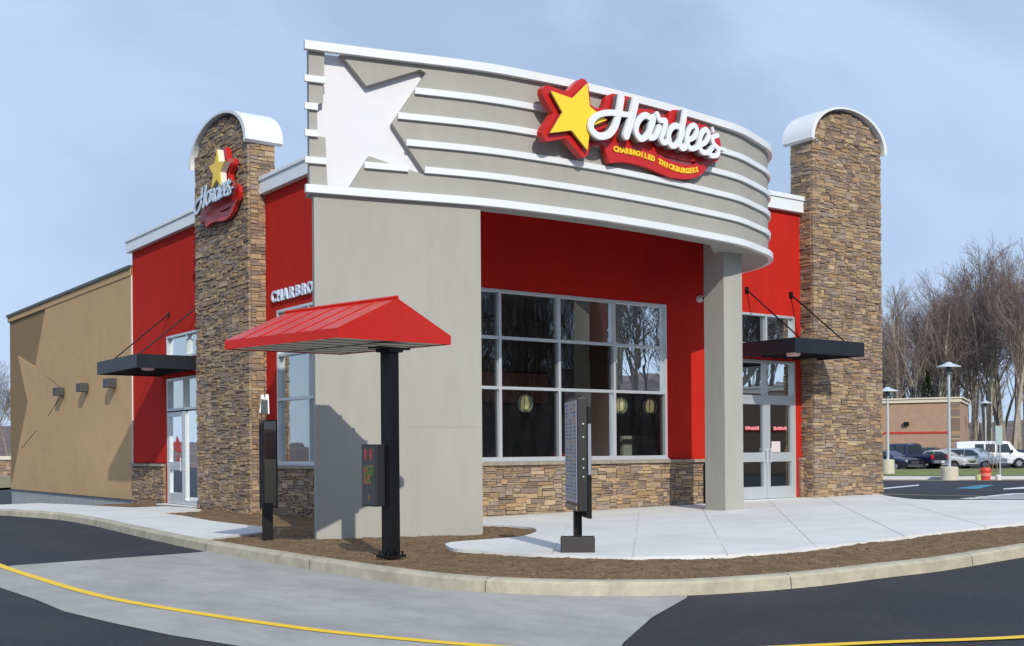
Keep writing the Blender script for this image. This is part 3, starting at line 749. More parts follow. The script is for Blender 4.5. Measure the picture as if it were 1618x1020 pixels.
# sign design space: metres in the sign's own plane, x to the right, y up, traced at full size from the front sign
SP0 = Vector((11.25, 13.79, 0)); SU = Vector((4.05, .30, 0)).normalized(); SN = Vector((SU.y, -SU.x, 0))
def to_sign(cx, cy, n):            # design coordinates from the enlarged view of the front sign
    d = ray(850+cx/5.219, 120+cy/5.219); O = SP0+SN*n; t = (O-CAM).dot(SN)/d.dot(SN); p = CAM+d*t
    return ((p-SP0).dot(SU), p.z)
NB0, NB1, NS, NL = -.02, .07, .17, .19
D = lambda pts, n: [to_sign(a, b, n) for a, b in pts]
star_d = D([(403, 62), (424, 252), (566, 362), (428, 418), (404, 610), (275, 448), (100, 468), (200, 300), (102, 122), (282, 184)], NS)
W = .125
letters = [
 ([(692, 172), (672, 290), (640, 405), (585, 478), (505, 492), (445, 440), (448, 370), (500, 318), (590, 300), (700, 312), (790, 325)], [W, W, W, W*.95, W*.85, W*.85, W*.8, W*.75, W*.75, W*.7, W*.6]),
 ([(808, 205), (775, 340), (728, 488)], W*1.15),
 ([(935, 345), (880, 322), (825, 380), (812, 460), (852, 515), (905, 480), (942, 400), (955, 340)], W*.82),
 ([(955, 335), (925, 430), (922, 500), (965, 495), (1000, 420)], W*.8),
 ([(985, 312), (1005, 360), (1055, 372), (1040, 440), (1018, 520), (1045, 548), (1085, 520)], W*.72),
 ([(1180, 425), (1130, 408), (1085, 455), (1080, 535), (1115, 575), (1160, 540), (1192, 460)], W*.80),
 ([(1215, 292), (1190, 430), (1168, 545), (1195, 592), (1232, 560)], W*.85),
 ([(1232, 530), (1290, 500), (1310, 440), (1280, 405), (1240, 450), (1225, 530), (1250, 592), (1300, 590), (1335, 550)], W*.70),
 ([(1335, 570), (1385, 540), (1408, 480), (1380, 440), (1345, 485), (1328, 560), (1350, 620), (1400, 628), (1435, 590)], W*.70),
 ([(1480, 488), (1440, 505), (1448, 560), (1485, 600), (1478, 650), (1430, 655), (1408, 628)], W*.66),
 ([(1480, 590), (1510, 598), (1536, 606)], W*.45),
 ([(1440, 428), (1442, 462)], W*.32)]
letters = [(D(p, NL+.05), w) for p, w in letters]
back_d = D([(440, 575), (430, 480), (425, 275), (470, 262), (540, 262), (556, 190), (580, 155), (620, 142), (660, 150), (790, 178), (830, 265), (890, 272), (940, 272), (985, 300), (1075, 345), (1085, 300), (1110, 278), (1150, 276), (1195, 300), (1240, 365), (1300, 385), (1375, 400), (1440, 440), (1500, 520), (1515, 600), (1500, 660), (1480, 700), (1420, 725), (1385, 770), (1350, 810), (1290, 842), (1200, 850), (1100, 835), (1000, 795), (900, 752), (800, 722), (700, 706), (590, 716), (540, 565)], NB1)
hole_d = D([(1000, 632), (1080, 662), (1200, 690), (1310, 706), (1290, 728), (1220, 726), (1110, 700), (1030, 665)], NB1)
def star_out(pts, d):
    c = Vector((sum(p[0] for p in pts)/10, sum(p[1] for p in pts)/10)); out = []
    n = len(pts)
    for i in range(n):
        p = Vector(pts[i]); v = (p-c); r = v.length
        if i % 2 == 0:
            u = v.normalized(); w = Vector((-u.y, u.x)); q = p-u*.02
            for a in (60, 30, 0, -30, -60):
                pass
            sgn = 1 if (Vector(pts[0])-c).cross(Vector(pts[1])-c) < 0 else -1
            for a in (70, 35, 0, -35, -70): aa = radians(a*sgn); out.append(tuple(q+(u*cos(aa)+w*sin(aa))*d))
        else: out.append(tuple(c+v.normalized()*(r+d*1.05)))
    return out
def design(fr, root, k=1.0, off=(0, 0), soff=(0, 0), letter_m=LETW, full=True):
    T = lambda pts, o=(0, 0): [((x+o[0])*k+off[0], (y+o[1])*k+off[1]) for x, y in pts]
    m = MB(); m.prism([T(back_d), T(hole_d)] if full else [T(back_d), T(hole_d)], fr, NB0*k, NB1*k); b = m.build('swoosh_backing', REDS, root)
    m = MB(); m.prism([T(star_out(star_d, .115), soff)], fr, NB0*k, (NB1+.03)*k); m.build('star_backing', REDS, root)
    m = MB(); m.prism([T(star_d, soff)], fr, (NB1+.06)*k, (NS-.012)*k); m.build('star_return', SHADE, root)
    m = MB(); m.prism([T(star_d, soff)], fr, (NS-.011)*k, (NS+.012)*k); m.build('star', YEL, root)
    for i, (p, w) in enumerate(letters):
        mb = MB(); ww = [x*k for x in w] if isinstance(w, (list, tuple)) else w*k
        e = .0012*i
        stroke(mb, T(p), ww, fr, (NL+.008+e)*k, (NL+.05+e)*k); mb.build('letter', letter_m, root)
    sh = MB()
    for i, (p, w) in enumerate(letters):
        ww = [x*k*.97 for x in w] if isinstance(w, (list, tuple)) else w*k*.97
        stroke(sh, T(p), ww, fr, (NB1+.035)*k, (NL+.004+.001*i)*k)
    sh.build('lettering_return', SHADE, root)
def glyphs(text, size, bold=.012):
    """outlines of each character from the built-in face, as meshes"""
    out = []
    for ch in text:
        if ch == ' ': out.append(None); continue
        cu = bpy.data.curves.new('glyph', 'FONT'); cu.body = ch; cu.size = size; cu.extrude = .5; cu.offset = bold; cu.align_x = 'CENTER'; cu.resolution_u = 4
        ob = bpy.data.objects.new('glyph', cu); col.objects.link(ob); dg = bpy.context.evaluated_depsgraph_get(); ev = ob.evaluated_get(dg); me = ev.to_mesh()
        out.append(([v.co.copy() for v in me.vertices], [tuple(p.vertices) for p in me.polygons])); ev.to_mesh_clear(); bpy.data.objects.remove(ob); bpy.data.curves.remove(cu)
    return out
def text_on(mb, text, path, size, fr, n0, n1, bold=.012, lm=None, lp=None):
    P = spline([Vector((a, b, 0)) for a, b in path], 12); ac = [0]
    for a, b in zip(P, P[1:]): ac.append(ac[-1]+(b-a).length)
    gl = glyphs(text, size, bold); step = ac[-1]/(len(text)-1)
    for i, g in enumerate(gl):
        if g is None: continue
        s = i*step; j = 0
        while j < len(ac)-2 and ac[j+1] < s: j += 1
        t = (s-ac[j])/(ac[j+1]-ac[j]); c = P[j].lerp(P[j+1], t); d = (P[j+1]-P[j]).normalized(); n = Vector((-d.y, d.x, 0))
        vs = [fr((c+d*v.x+n*v.y).x, (c+d*v.x+n*v.y).y, n0+(n1-n0)*(v.z+.5)) for v in g[0]]
        mb.add(vs, g[1]) if mb else MB().add(vs, g[1]).build('letter', lm, lp)
frS = frame((SP0.x, SP0.y, 0), SU, SN)
S1 = thing('restaurant_sign', 'large red, yellow and white star and script sign on the curved ribbed front', 'sign', tuple(frS(2, 5.7, 0)))
frS1 = lambda u, v, n: frS(u, v, n)-Vector(S1.location)
design(frS1, S1)
tp = D([(640, 622), (740, 640), (850, 665), (960, 705), (1060, 752), (1160, 790), (1240, 800), (1312, 790)], NB1+.01)
text_on(None, 'CHARBROILED THICKBURGERS', tp, .118, frS1, NB1, NB1+.02, .005, YEL, S1)

# smaller stacked sign on the side tower (faces -X)
xs_ = 9.50; p0 = onX(309, 333, xs_-.25); p1 = onX(374, 306, xs_-.25)
k2 = .95*(p0.y-p1.y)/((to_sign(1536, 606, NL)[0]-to_sign(440, 400, NL)[0]))
O2 = Vector((xs_-.02, p0.y, 0)); fT0 = frame(O2, (0, -1, 0), (-1, 0, 0))
S2 = thing('restaurant_sign', 'small star and script sign high on the left stone tower', 'sign', tuple(fT0(.8, 5.6, 0)))
fT = lambda u, v, n: fT0(u, v, n)-Vector(S2.location)
def design2():
    k = k2; xr = to_sign(440, 400, NL)[0]; yr = to_sign(440, 400, NL)[1]
    zb = p0.z+.04
    T = lambda pts, dx=0, dy=0: [((x-xr)*k+dx, (y-yr)*k+zb+dy) for x, y in pts]
    dpt = 1.5
    b2 = [p for p in back_d]
    m = MB(); m.prism([T(b2, -.16, -.09), T(hole_d, -.16, -.09)], fT, 0, .08); m.build('swoosh_backing', REDS, S2)
    for i, (p, w) in enumerate(letters):
        mb = MB(); ww = [x*k*.82 for x in w] if isinstance(w, (list, tuple)) else w*k*.82; stroke(mb, T(p), ww, fT, .235+.001*i, .25+.001*i); mb.build('letter', LETB, S2)
    sh = MB()
    for i, (p, w) in enumerate(letters):
        ww = [x*k*.78 for x in w] if isinstance(w, (list, tuple)) else w*k*.78; stroke(sh, T(p), ww, fT, .19, .232+.0008*i)
    sh.build('lettering_return', SHADE, S2)
    # star above the script
    a = onX(322, 265, xs_-.35); b = onX(363, 262, xs_-.35); t_ = onX(345, 235, xs_-.35); bt = onX(347, 297, xs_-.35)
    cu = (p0.y-(a.y+b.y)/2)-.15; cz = (t_.z+bt.z)/2+.03; R_ = (t_.z-bt.z)/2*1.06; q = []
    for i in range(10):
        an = radians(90-36*i-4); r = R_ if i % 2 == 0 else R_*.44; q.append((cu+cos(an)*r*1.02, cz+sin(an)*r))
    m = MB(); m.prism([star_out(q, .09)], fT, 0, .10); m.build('star_backing', REDS, S2)
    m = MB(); m.prism([q], fT, .13, .25); m.build('star_return', mat('star_return_white', (.7, .7, .62), .5), S2)
    m = MB(); m.prism([q], fT, .251, .27); m.build('star', YEL, S2)
    return cu
design2()
# wall lettering beside the side window
t = thing('wall_lettering', 'pale raised capital letters on the red side wall beside the grey slab', 'lettering', (XL, 20, 4.25))
c0 = onX(436, 476, XL); c1 = onX(491, 463.5, XL)
fW0 = frame((XL, 0, 0), (0, -1, 0), (-1, 0, 0)); fWl = lambda u, v, n: fW0(u, v, n)-Vector(t.location)
stp = (c0.y-c1.y)/6*1.04
text_on(None, 'CHARBROILED', [(-c0.y, 4.20), (-c0.y+stp*5, 4.20), (-c0.y+stp*10, 4.20)], .31, fWl, .015, .06, .006, LETB, t)

# ------------------------------------------------------------------ drive-through order canopy
t = thing('order_canopy', 'red gabled order point canopy on a single black post in the mulch', 'canopy', (6.69, 11.46, 0))
O3 = Vector(t.location)
Nn = Vector((5.72, 10.87, 2.40)); Ll = Vector((5.28, 12.82, 2.40)); Rr = Vector((7.60, 11.57, 2.47)); Bb = Ll+Rr-Nn
fh = .105; ridge = .485
def rel(p): return Vector(p)-O3
up = Vector((0, 0, 1))
gN = (Nn+Rr)/2+up*ridge; gL = (Ll+Bb)/2+up*ridge
m = MB(); e = [Nn, Rr, Bb, Ll]; tpv = [p+up*fh for p in e]
m.add([rel(p) for p in e+tpv+[gN, gL]], [(0, 1, 5, 8, 4), (2, 3, 7, 9, 6), (0, 4, 7, 3), (1, 2, 6, 5), (4, 8, 9, 7), (5, 6, 9, 8)])
roof = m.build('canopy_roof', REDM, t)
m = MB()
for i in range(1, 6):
    f_ = i/6; a = (Nn+up*fh).lerp(Ll+up*fh, f_); b = gN.lerp(gL, f_); nrm = (b-a).cross(Ll-Nn).normalized(); nrm = nrm if nrm.z > 0 else -nrm
    w = (Ll-Nn).normalized()*.012
    m.hexa([rel(q) for q in (a-w, a+w, b+w, b-w, a-w+nrm*.008, a+w+nrm*.008, b+w+nrm*.008, b-w+nrm*.008)])
    a = (Rr+up*fh).lerp(Bb+up*fh, f_); m.hexa([rel(q) for q in (a-w, a+w, b+w, b-w, a-w+up*.03, a+w+up*.03, b+w+up*.03, b-w+up*.03)])
rs = (gL-gN).normalized(); m.tube(rel(gN+up*.01), rel(gL+up*.01), .022, n=6)
m.build('standing_seams', REDM, roof)
SOF = mat('soffit_panel', (.55, .55, .50), .6, var=.05)
m = MB(); ins = lambda p: p.lerp((Nn+Bb)/2, .012)+up*.012
q4 = [ins(p) for p in e]; m.add([rel(p) for p in q4]+[rel(p+up*.02) for p in q4], [(0, 1, 2, 3), (4, 5, 6, 7), (0, 1, 5, 4), (1, 2, 6, 5), (2, 3, 7, 6), (3, 0, 4, 7)]); sf = m.build('soffit', SOF, t)
m = MB()
for i in range(1, 7):
    a = q4[0].lerp(q4[3], i/7); b = q4[1].lerp(q4[2], i/7); m.tube(rel(a-up*.002), rel(b-up*.002), .007, n=4)
m.tube(rel(q4[0].lerp(q4[1], .5)-up*.003), rel(q4[3].lerp(q4[2], .5)-up*.003), .012, n=4); m.build('soffit_joint', mat('soffit_gap', (.2, .2, .18), .8), sf)
yaw = atan2(.26, 1)
def rbox(m, cx, cy, sx, sy, z0, z1, a):
    c, s = cos(a), sin(a); p = [(cx+c*x-s*y, cy+s*x+c*y) for x, y in ((-sx, -sy), (sx, -sy), (sx, sy), (-sx, sy))]
    m.hexa([(x, y, z0) for x, y in p]+[(x, y, z1) for x, y in p])
m = MB(); rbox(m, 0, 0, .075, .075, .03, 2.36, yaw); m.build('post', BLACK, t, .006)
m = MB(); rbox(m, 0, 0, .24, .10, 2.365, 2.385, yaw); rbox(m, 0, 0, .11, .11, 2.33, 2.364, yaw); m.build('top_plate', BLACK, t)
m = MB(); rbox(m, 0, 0, .12, .12, .0, .03, yaw)
for sx in (-1, 1):
    for sy in (-1, 1):
        x, y = sx*.095, sy*.095; m.tube((x, y, .03), (x, y, .075), .012, n=6)
for a in range(4):
    d = Vector((cos(yaw+a*pi/2), sin(yaw+a*pi/2), 0)); w = Vector((-d.y, d.x, 0))*.008; p = d*.075; q = d*.118
    m.add([p-w+up*.03, q-w+up*.03, p-w+up*.11, p+w+up*.03, q+w+up*.03, p+w+up*.11], [(0, 1, 2), (3, 5, 4), (1, 4, 5, 2), (0, 2, 5, 3)])
m.build('base_plate', BLACK, t)
# speaker and screen box on the post
BX = -.17; ya = radians(15)
ca, sa = cos(ya), sin(ya); vB = FW.copy(); sB = RT0.copy()
fB0 = frame(sB*-.145-vB*.13, (sB-vB)*.7071, (-sB-vB)*.7071)
lx = lambda px_: None
m = MB(); fbox(m, fB0, -.27, 0, .58, 1.285, -.15, 0); bx = m.build('speaker_box', mat('box_black', (.02, .021, .023), .5), t, .008)
frB = lambda u, v, n: fB0(u-.155, v, n-.10)
m = MB(); fbox(m, frB, -.10, .14, .60, 1.265, .1005, .105); m.build('front_panel', mat('panel_dark', (.045, .047, .05), .45), bx)
m = MB()
SCR = [((.5, .35, .03), 0), ((.04, .25, .05), 1), ((.35, .08, .03), 2), ((.06, .12, .10), 3)]
m.add([frB(-.07, .84, .107), frB(.115, .84, .107), frB(.115, 1.05, .107), frB(-.07, 1.05, .107)], [(0, 1, 2, 3)])
sm, nt, N_, L_k, bs = nodes('order_screen'); tc = N_.new('ShaderNodeTexCoord'); nz = N_.new('ShaderNodeTexNoise'); nz.inputs['Scale'].default_value = 14; L_k.new(tc.outputs['Object'], nz.inputs['Vector'])
cr = N_.new('ShaderNodeValToRGB'); cr.color_ramp.elements[0].color = (.02, .04, .015, 1); cr.color_ramp.elements[0].position = .35; cr.color_ramp.elements[1].color = (.22, .06, .02, 1); cr.color_ramp.elements[1].position = .62
e_ = cr.color_ramp.elements.new(.5); e_.color = (.05, .11, .03, 1)
L_k.new(nz.outputs['Fac'], cr.inputs[0]); L_k.new(cr.outputs[0], bs.inputs['Emission Color']); bs.inputs['Emission Strength'].default_value = .05; L_k.new(cr.outputs[0], bs.inputs['Base Color'])
m.build('screen', sm, bx)
m = MB(); RL = emis('red_led', (.6, .02, .02), .5)
for k_ in range(7):
    for u, w in ((-.045, .022), (.05, .026)): fbox(m, frB, u, u+w*(1 if (k_*5) % 3 else .6), 1.115+k_*.018, 1.125+k_*.018, .1052, .108)
m.build('red_text', RL, bx)
m = MB(); m.prism([[(.0, .65), (.045, .65), (.035, .69), (.0225, .73), (.01, .69)]], frB, .1052, .108); m.build('emblem', mat('dull_gold', (.15, .08, .04), .5), bx)

# ------------------------------------------------------------------ menu boards
p = gp(913, 873, 0); t = thing('menu_board', 'slim drive-through menu board on a square black base, edge towards the road beside the pavement', 'menu board', (p.x, p.y, G(p.x, p.y)))
# board's lit face looks left, its edge towards the viewer
bd = at(925, 14, 0)-at(900, 13.2, 0)
view = Vector((p.x, p.y, 0)).normalized(); side = Vector((view.y, -view.x, 0))   # side = screen right
ang = radians(9.5); U4 = (view*cos(ang)-side*sin(ang))      # board runs away from the viewer, drifting left
fM0 = frame((0, 0, 0), U4, -(side*cos(ang)+view*sin(ang)))
fM = lambda u, v, n: fM0(u, v, n)
m = MB(); rbox(m, 0, 0, .20, .13, -.02, .19, atan2(side.y, side.x)); m.build('base', mat('board_base', (.035, .03, .03), .6), t, .012)
m = MB(); rbox(m, .0, 0, .045, .045, .19, .62, atan2(U4.y, U4.x)); m.build('post', BLACK, t)
Hb0, Hb1 = .50, 1.80
m = MB(); fbox(m, fM, -.43, .43, Hb0, Hb1, -.05, .07); cab = m.build('cabinet', mat('cabinet_black', (.015, .015, .016), .4), t, .012)
# menu face with a grid of text rows
def menu_face(parent, fr, n, u0, u1, v0, v1, rows=26, cols=3):
    m = MB(); fbox(m, fr, u0, u1, v0, v1, n, n+.006); f_ = m.build('menu_face', emis('menu_paper', (.30, .33, .40), .06), parent)
    R = random.Random(5); m1 = MB(); m2 = MB()
    for c in range(cols):
        a = u0+(u1-u0)*(c+.12)/cols; b = u0+(u1-u0)*(c+.88)/cols
        for r_ in range(rows):
            y = v1-.04-(v1-v0-.06)*r_/rows
            fbox(m1 if R.random() < .75 else m2, fr, a, a+(b-a)*R.uniform(.4, 1), y-.016, y, n+.0062, n+.008)
    m1.build('menu_rows', mat('menu_text', (.16, .17, .24), .6), f_); m2.build('menu_pictures', mat('menu_food', (.55, .32, .12), .6), f_)
menu_face(cab, fM, .0705, -.41, .41, Hb0+.10, Hb1-.03)
m = MB(); fbox(m, fM, -.41, .41, Hb0+.02, Hb0+.07, .071, .085)
m.build('lower_rail', mat('rail_bronze', (.30, .22, .14), .5), cab)
m = MB(); fbox(m, fM, -.40, .40, Hb0-.08, Hb1-.10, -.10, -.055); w2 = m.build('rear_panel', BLACK, t, .006)
m = MB(); fbox(m, fM, -.406, -.4005, .92, 1.50, -.095, -.06); m.build('edge_poster', mat('poster_pale', (.24, .26, .32), .5), w2)
m = MB()
for z in (.9, 1.0, 1.1, 1.35, 1.5): m = MB(); m.tube(fM(-.431, z, .0), fM(-.436, z, .0), .010, n=8); m.build('bolt_head', GALV, cab)
m = MB(); m.tube(fM(-.40, Hb1+.015, .03), fM(.42, Hb1+.015, .03), .015, n=6); m.build('top_lamp_bar', BLACK, cab)

p = gp(425, 851, 0); t = thing('menu_board', 'tall dark glass menu panel on a black post below the left stone tower', 'menu board', (p.x, p.y, G(p.x, p.y)))
view = Vector((p.x, p.y, 0)).normalized(); side = Vector((view.y, -view.x, 0)); sy = atan2(side.y, side.x)
m = MB(); rbox(m, -.01, .02, .075, .05, -.02, .5, sy); m.build('post', BLACK, t, .005)
fP = frame((0, 0, 0), side, -view)
m = MB(); fbox(m, fP, -.125, -.055, .43, 1.66, -.05, .04); c1_ = m.build('cabinet_edge', mat('cabinet_black2', (.018, .018, .019), .4), t, .006)
m = MB()
for i in range(9): m = MB(); m.tube(fP(-.09, .5+i*.13, .041), fP(-.09, .5+i*.13, .046), .010, n=6); m.build('bolt_head', mat('bolt_dull', (.1, .1, .1), .4), c1_)
DG = glass('dark_glass', (.22, .20, .17), .7)
m = MB(); fbox(m, fP, -.054, .115, .45, 1.64, -.005, .005); m.build('glass_panel', DG, t)
m = MB(); fbox(m, fP, .105, .125, .43, 1.66, -.02, .02); fbox(m, fP, -.054, .104, 1.64, 1.66, -.02, .02); fbox(m, fP, -.054, .104, .43, .45, -.02, .02); m.build('panel_rim', BLACK, t)
m = MB(); m.prism([[(-.12, 1.76), (-.10, 1.76), (-.095, 2.0), (-.06, 2.02), (-.035, 1.93), (-.03, 2.02), (.01, 2.01), (.02, 1.74), (.0, 1.74), (-.002, 1.94), (-.09, 1.95)]], fP, -.01, .01); m.build('topper_frame', mat('topper_white', (.8, .82, .85), .4), t)
m = MB(); fbox(m, fP, -.092, -.004, 1.74, 1.93, -.008, .008); m.build('topper_panel', mat('topper_dark', (.05, .065, .07), .4), t)
m = MB(); m.tube(fP(-.09, 1.64, 0), fP(-.09, 1.78, 0), .006, n=5); m.tube(fP(-.01, 1.64, 0), fP(-.01, 1.76, 0), .006, n=5); m.build('topper_rod', BLACK, t)

# small stake light by the left menu board
p = gp(445, 845, 0); t = thing('ground_stake', 'small pale stake with crosspiece in the mulch by the dark menu panel', 'stake', tuple(p))
m = MB(); m.tube((-.05, 0, 0), (-.05, 0, .10), .008, n=6); m.tube((-.05, 0, .09), (.06, -.03, .10), .008, n=6); m.build('stake', mat('stake', (.5, .42, .3), .8), t)

# ------------------------------------------------------------------ far side: lot, lamps, cars, shop, woods
def gat(px, depth, dz=0):
    v = at(px, depth); v.z = G(v.x, v.y)+dz; return v
# grass island with kerb
def quadsheet(name, pts, dz, material, kind='structure', thick=0): return sheet(name, [Vector((p.x, p.y, 0)) for p in pts], dz, material, thick, kind=kind)
GRASS = mat('grass_ground', (.17, .19, .05), .95, var=.35, vscale=.9, bump=.8, bscale=20, dirt=(.17, .15, .07), dscale=.25, damt=.6)
quadsheet('grass_island', [gat(1340, 57), gat(1500, 56.5), gat(1700, 56.5), gat(1900, 57), gat(1900, 80), gat(1340, 78)], RD+.16, GRASS)
quadsheet('island_kerb', [gat(1335, 55.5), gat(1500, 55), gat(1700, 55), gat(1900, 55.5), gat(1900, 57.2), gat(1700, 56.7), gat(1500, 56.7), gat(1335, 57.2)], RD+.14, mat('far_kerb', (.55, .56, .55), .85, var=.08), thick=.16)
quadsheet('soil_strip', [gat(1335, 52.3), gat(1500, 51.8), gat(1900, 52.3), gat(1900, 55.4), gat(1500, 54.9), gat(1335, 55.4)], RD+.006, mat('gutter', (.20, .17, .13), .95, var=.25, vscale=.8))
# paint on the lot
def paintquad(name, pts, m_): return sheet(name, [gp(a, b, RD) for a, b in pts], RD+.006, m_)
paintquad('bay_line', [(1395, 771), (1452, 765.6), (1452, 767), (1395, 772.6)], WLINE)
paintquad('accessible_bay_paint', [(1508, 771.5), (1552, 765.8), (1572, 765.8), (1545, 772.5)], BLINE)
paintquad('bay_line', [(1585, 772), (1640, 767.5), (1640, 771), (1585, 773.2)], WLINE)
paintquad('faded_line', [(1395, 780.5), (1560, 783.6), (1560, 784.4), (1395, 781.3)], mat('faded_paint', (.22, .19, .12), .8))
for i, (a, b) in enumerate([(1500, 788.6), (1545, 784.5)]): pass
paintquad('crosswalk_stripe', [(1515, 788), (1600, 779.5), (1700, 778.2), (1700, 779.6), (1604, 780.8), (1530, 788.2)], WLINE)
for k in range(4):
    y = 781.8+k*1.9
    paintquad('crosswalk_stripe', [(1560+18-k*14, y), (1700, y-.6), (1700, y+.3), (1560+14-k*14, y+.9)], WLINE)

def lamp(px, depth, h, lab, base_r=.39, base_h=.5):
    p = gat(px, depth, RD+.1); t = thing('lamp_post', lab, 'lamp post', tuple(p), 'lot lamp posts')
    m = MB(); m.lathe((0, 0, 0), [(base_r, -.3), (base_r, base_h), (base_r-.06, base_h+.03)], 20); m.build('footing', mat('footing', (.55, .52, .42), .9, var=.1), t)
    m = MB(); m.tube((0, 0, base_h), (0, 0, h-.45), .075, .06, 12); m.build('pole', GALV, t)
    m = MB(); m.tube((0, 0, h-.45), (0, 0, h-.12), .15, .12, 12); m.build('lamp_body', mat('lamp_dark', (.10, .12, .14), .5), t)
    m = MB(); m.lathe((0, 0, h-.14), [(.55, 0), (.54, .04), (.18, .17), (.09, .24)], 20); m.build('lamp_shade', mat('lamp_hood', (.50, .58, .64), .4), t)
    return t
lamp(1500, 54, 5.3, 'tallest pale lamp post, on a round concrete footing in front of the far shop'); lamp(1403, 62, 4.6, 'lamp post just right of the stone tower, before the dark pickup', .33, .8); lamp(1557.5, 100, 5.5, 'distant lamp post behind the white van', .3)
# street sign post
p = gat(1580, 55, RD+.1); t = thing('sign_post', 'grey signpost seen almost edge-on in front of the white van', 'sign post', tuple(p))
m = MB(); m.tube((0, 0, 0), (0, 0, 2.45), .035, n=8); m.build('pole', GALV, t); sv = Vector((p.x, p.y, 0)).normalized(); sr = Vector((sv.y, -sv.x, 0)); fQ = frame((0, 0, 0), (sr*.8+sv*.6), (sv*.8-sr*.6)*-1)
m = MB(); fbox(m, fQ, -.28, .10, 1.55, 2.45, .04, .055); m.build('plate', mat('sign_back', (.35, .45, .45), .4), t)
# red drum and small buckets
p = gat(1557, 53.2, RD+.02); t = thing('red_drum', 'small red drum with white band beside the lot kerb', 'drum', tuple(p))
m = MB(); m.lathe((0, 0, 0), [(.20, 0), (.21, .25), (.25, .45), (.20, .58)], 18); m.build('drum', mat('drum_red', (.65, .05, .03), .5), t); m = MB(); m.lathe((0, 0, .18), [(.235, 0), (.24, .15)], 18); m.build('band', mat('drum_band', (.72, .22, .16), .5), t)
p = gat(1546, 53.3, RD+.02); m = MB(); m.lathe((0, 0, 0), [(.13, 0), (.15, .26)], 14); o = m.build('bucket', mat('bucket_y', (.5, .55, .25), .6)); o.location = p; tag(o, 'yellow green bucket left of the red drum', 'bucket')
p = gat(1577, 53.3, RD+.02); m = MB(); m.lathe((0, 0, 0), [(.12, 0), (.15, .2), (.05, .24)], 14); o = m.build('bucket', WHITE); o.location = p; tag(o, 'white bucket right of the red drum at the signpost foot', 'bucket')

# far shop
def shop(origin, U, N, L_, D_, H_, lab):
    t = thing('brick_shop', lab, 'shop', tuple(origin)); fr = frame((0, 0, 0), U, N)
    m = MB(); fbox(m, fr, -L_, 0, -.5, H_, -D_, 0); m.build('wall', mat('shop_brick', (.40, .26, .18), .9, var=.08, vscale=2, bump=.3), t)
    m = MB(); stones(m, fr, -.7, .0, -.5, H_, .0, depth=.12, seed=9, cell=(.2, .15)); m.build('stone_pier', STONE, t)
    m = MB(); fbox(m, fr, -L_-.1, .25, H_, H_+.12, -D_-.1, .25); fbox(m, fr, -L_, .12, H_-.28, H_-.01, -D_, .16); m.build('cornice', mat('shop_cornice', (.68, .62, .48), .7), t)
    m = MB(); fbox(m, fr, -L_, -.9, H_*.50, H_*.50+.16, .001, .05); m.build('red_band', mat('shop_red', (.5, .03, .02), .6), t)
    m = MB(); fbox(m, fr, -4.4, -4.0, H_*.62, H_*.62+.3, .0, .3); m.build('wall_pack', BLACK, t)
    return t
pe = gat(1517, 96, 0); pe.z = -.5
vw = Vector((pe.x, pe.y, 0)).normalized(); sr = Vector((vw.y, -vw.x, 0)); U5 = (sr*cos(radians(4))-vw*sin(radians(4)))
shop(pe, U5, Vector((U5.y, -U5.x, 0)), 26, 10, 5.75, 'low tan brick shop with cream cornice and red stripe beyond the parked cars')
t2_ = shop(Vector((65.2, -2.2, -.4)), Vector((.67, .74, 0)).normalized(), Vector((-.74, .67, 0)).normalized(), 20, 10, 5.2, 'tan brick shop across the road, seen only mirrored in the door glass')

# vehicles -----------------------------------------------------------
def paint(name, c): return mat(name, c, .25, coat=.8, var=.02)
def vehicle(name, lab, cat, pos, yaw_, paintm, st, wheels, wr, wid, cabin, glassdef, extras):
    """st: stations (x, sill, belt, roof, half_roof) from rear to front, x forward"""
    t = thing(name, lab, cat, tuple(pos)); t.rotation_euler = (0, 0, yaw_)
    m = MB(); rings = []
    for (x, sill, belt, roof, hr, hw) in st:
        r = [(0, sill), (hw*.88, sill), (hw*.98, sill+.10), (hw, sill+.3), (hw, belt-.12), (hw*.965, belt), (hr, roof-.07 if roof-belt > .15 else roof-.03), (hr*.86, roof), (0, roof+.015)]
        rings.append([(x, y, z) for y, z in r]+[(x, -y, z) for y, z in reversed(r[1:-1])])
    k = len(rings[0]); vs = [v for r in rings for v in r]; fs = []
    for i in range(len(rings)-1):
        for j in range(k): fs.append((i*k+j, (i+1)*k+j, (i+1)*k+(j+1) % k, i*k+(j+1) % k))
    fs += [tuple(range(k)), tuple(range(len(rings)*k-1, (len(rings)-1)*k-1, -1))]
    m.add(vs, fs); body = m.build('body', paintm, t, .02, smooth=False)
    for x in wheels:
        for s in (-1, 1):
            y = s*(wid-.10)
            m = MB(); m.tube((x, y-.11*1, wr), (x, y+.12, wr), wr, wr, 22); w = m.build('wheel', RUB, t, .02)
            m = MB(); m.tube((x, y+s*.10, wr), (x, y+s*.135, wr), wr*.62, wr*.56, 16); m.build('rim', RIM, w)
            m = MB(); a = [(x+cos(pi*q/12)*wr*1.17, wr+sin(pi*q/12)*wr*1.17) for q in range(13)]
            fr = lambda u, v, n: Vector((u, n, v)); m.prism([a+[(x-wr*1.17, wr-.12), (x+wr*1.17, wr-.12)]], fr, s*(wid-.16), s*(wid+.008)); m.build('wheel_arch', mat('arch_dark', (.012, .012, .012), .8), body)
    for g in glassdef:
        m = MB(); 
        for quad in g: m.add(quad, [tuple(range(len(quad)))])
        m.build('window', CGLASS, body)
    for nm, mm, boxes in extras:
        for b in boxes: m = MB(); m.box(*b); m.build(nm, mm, body, .01)
    return t
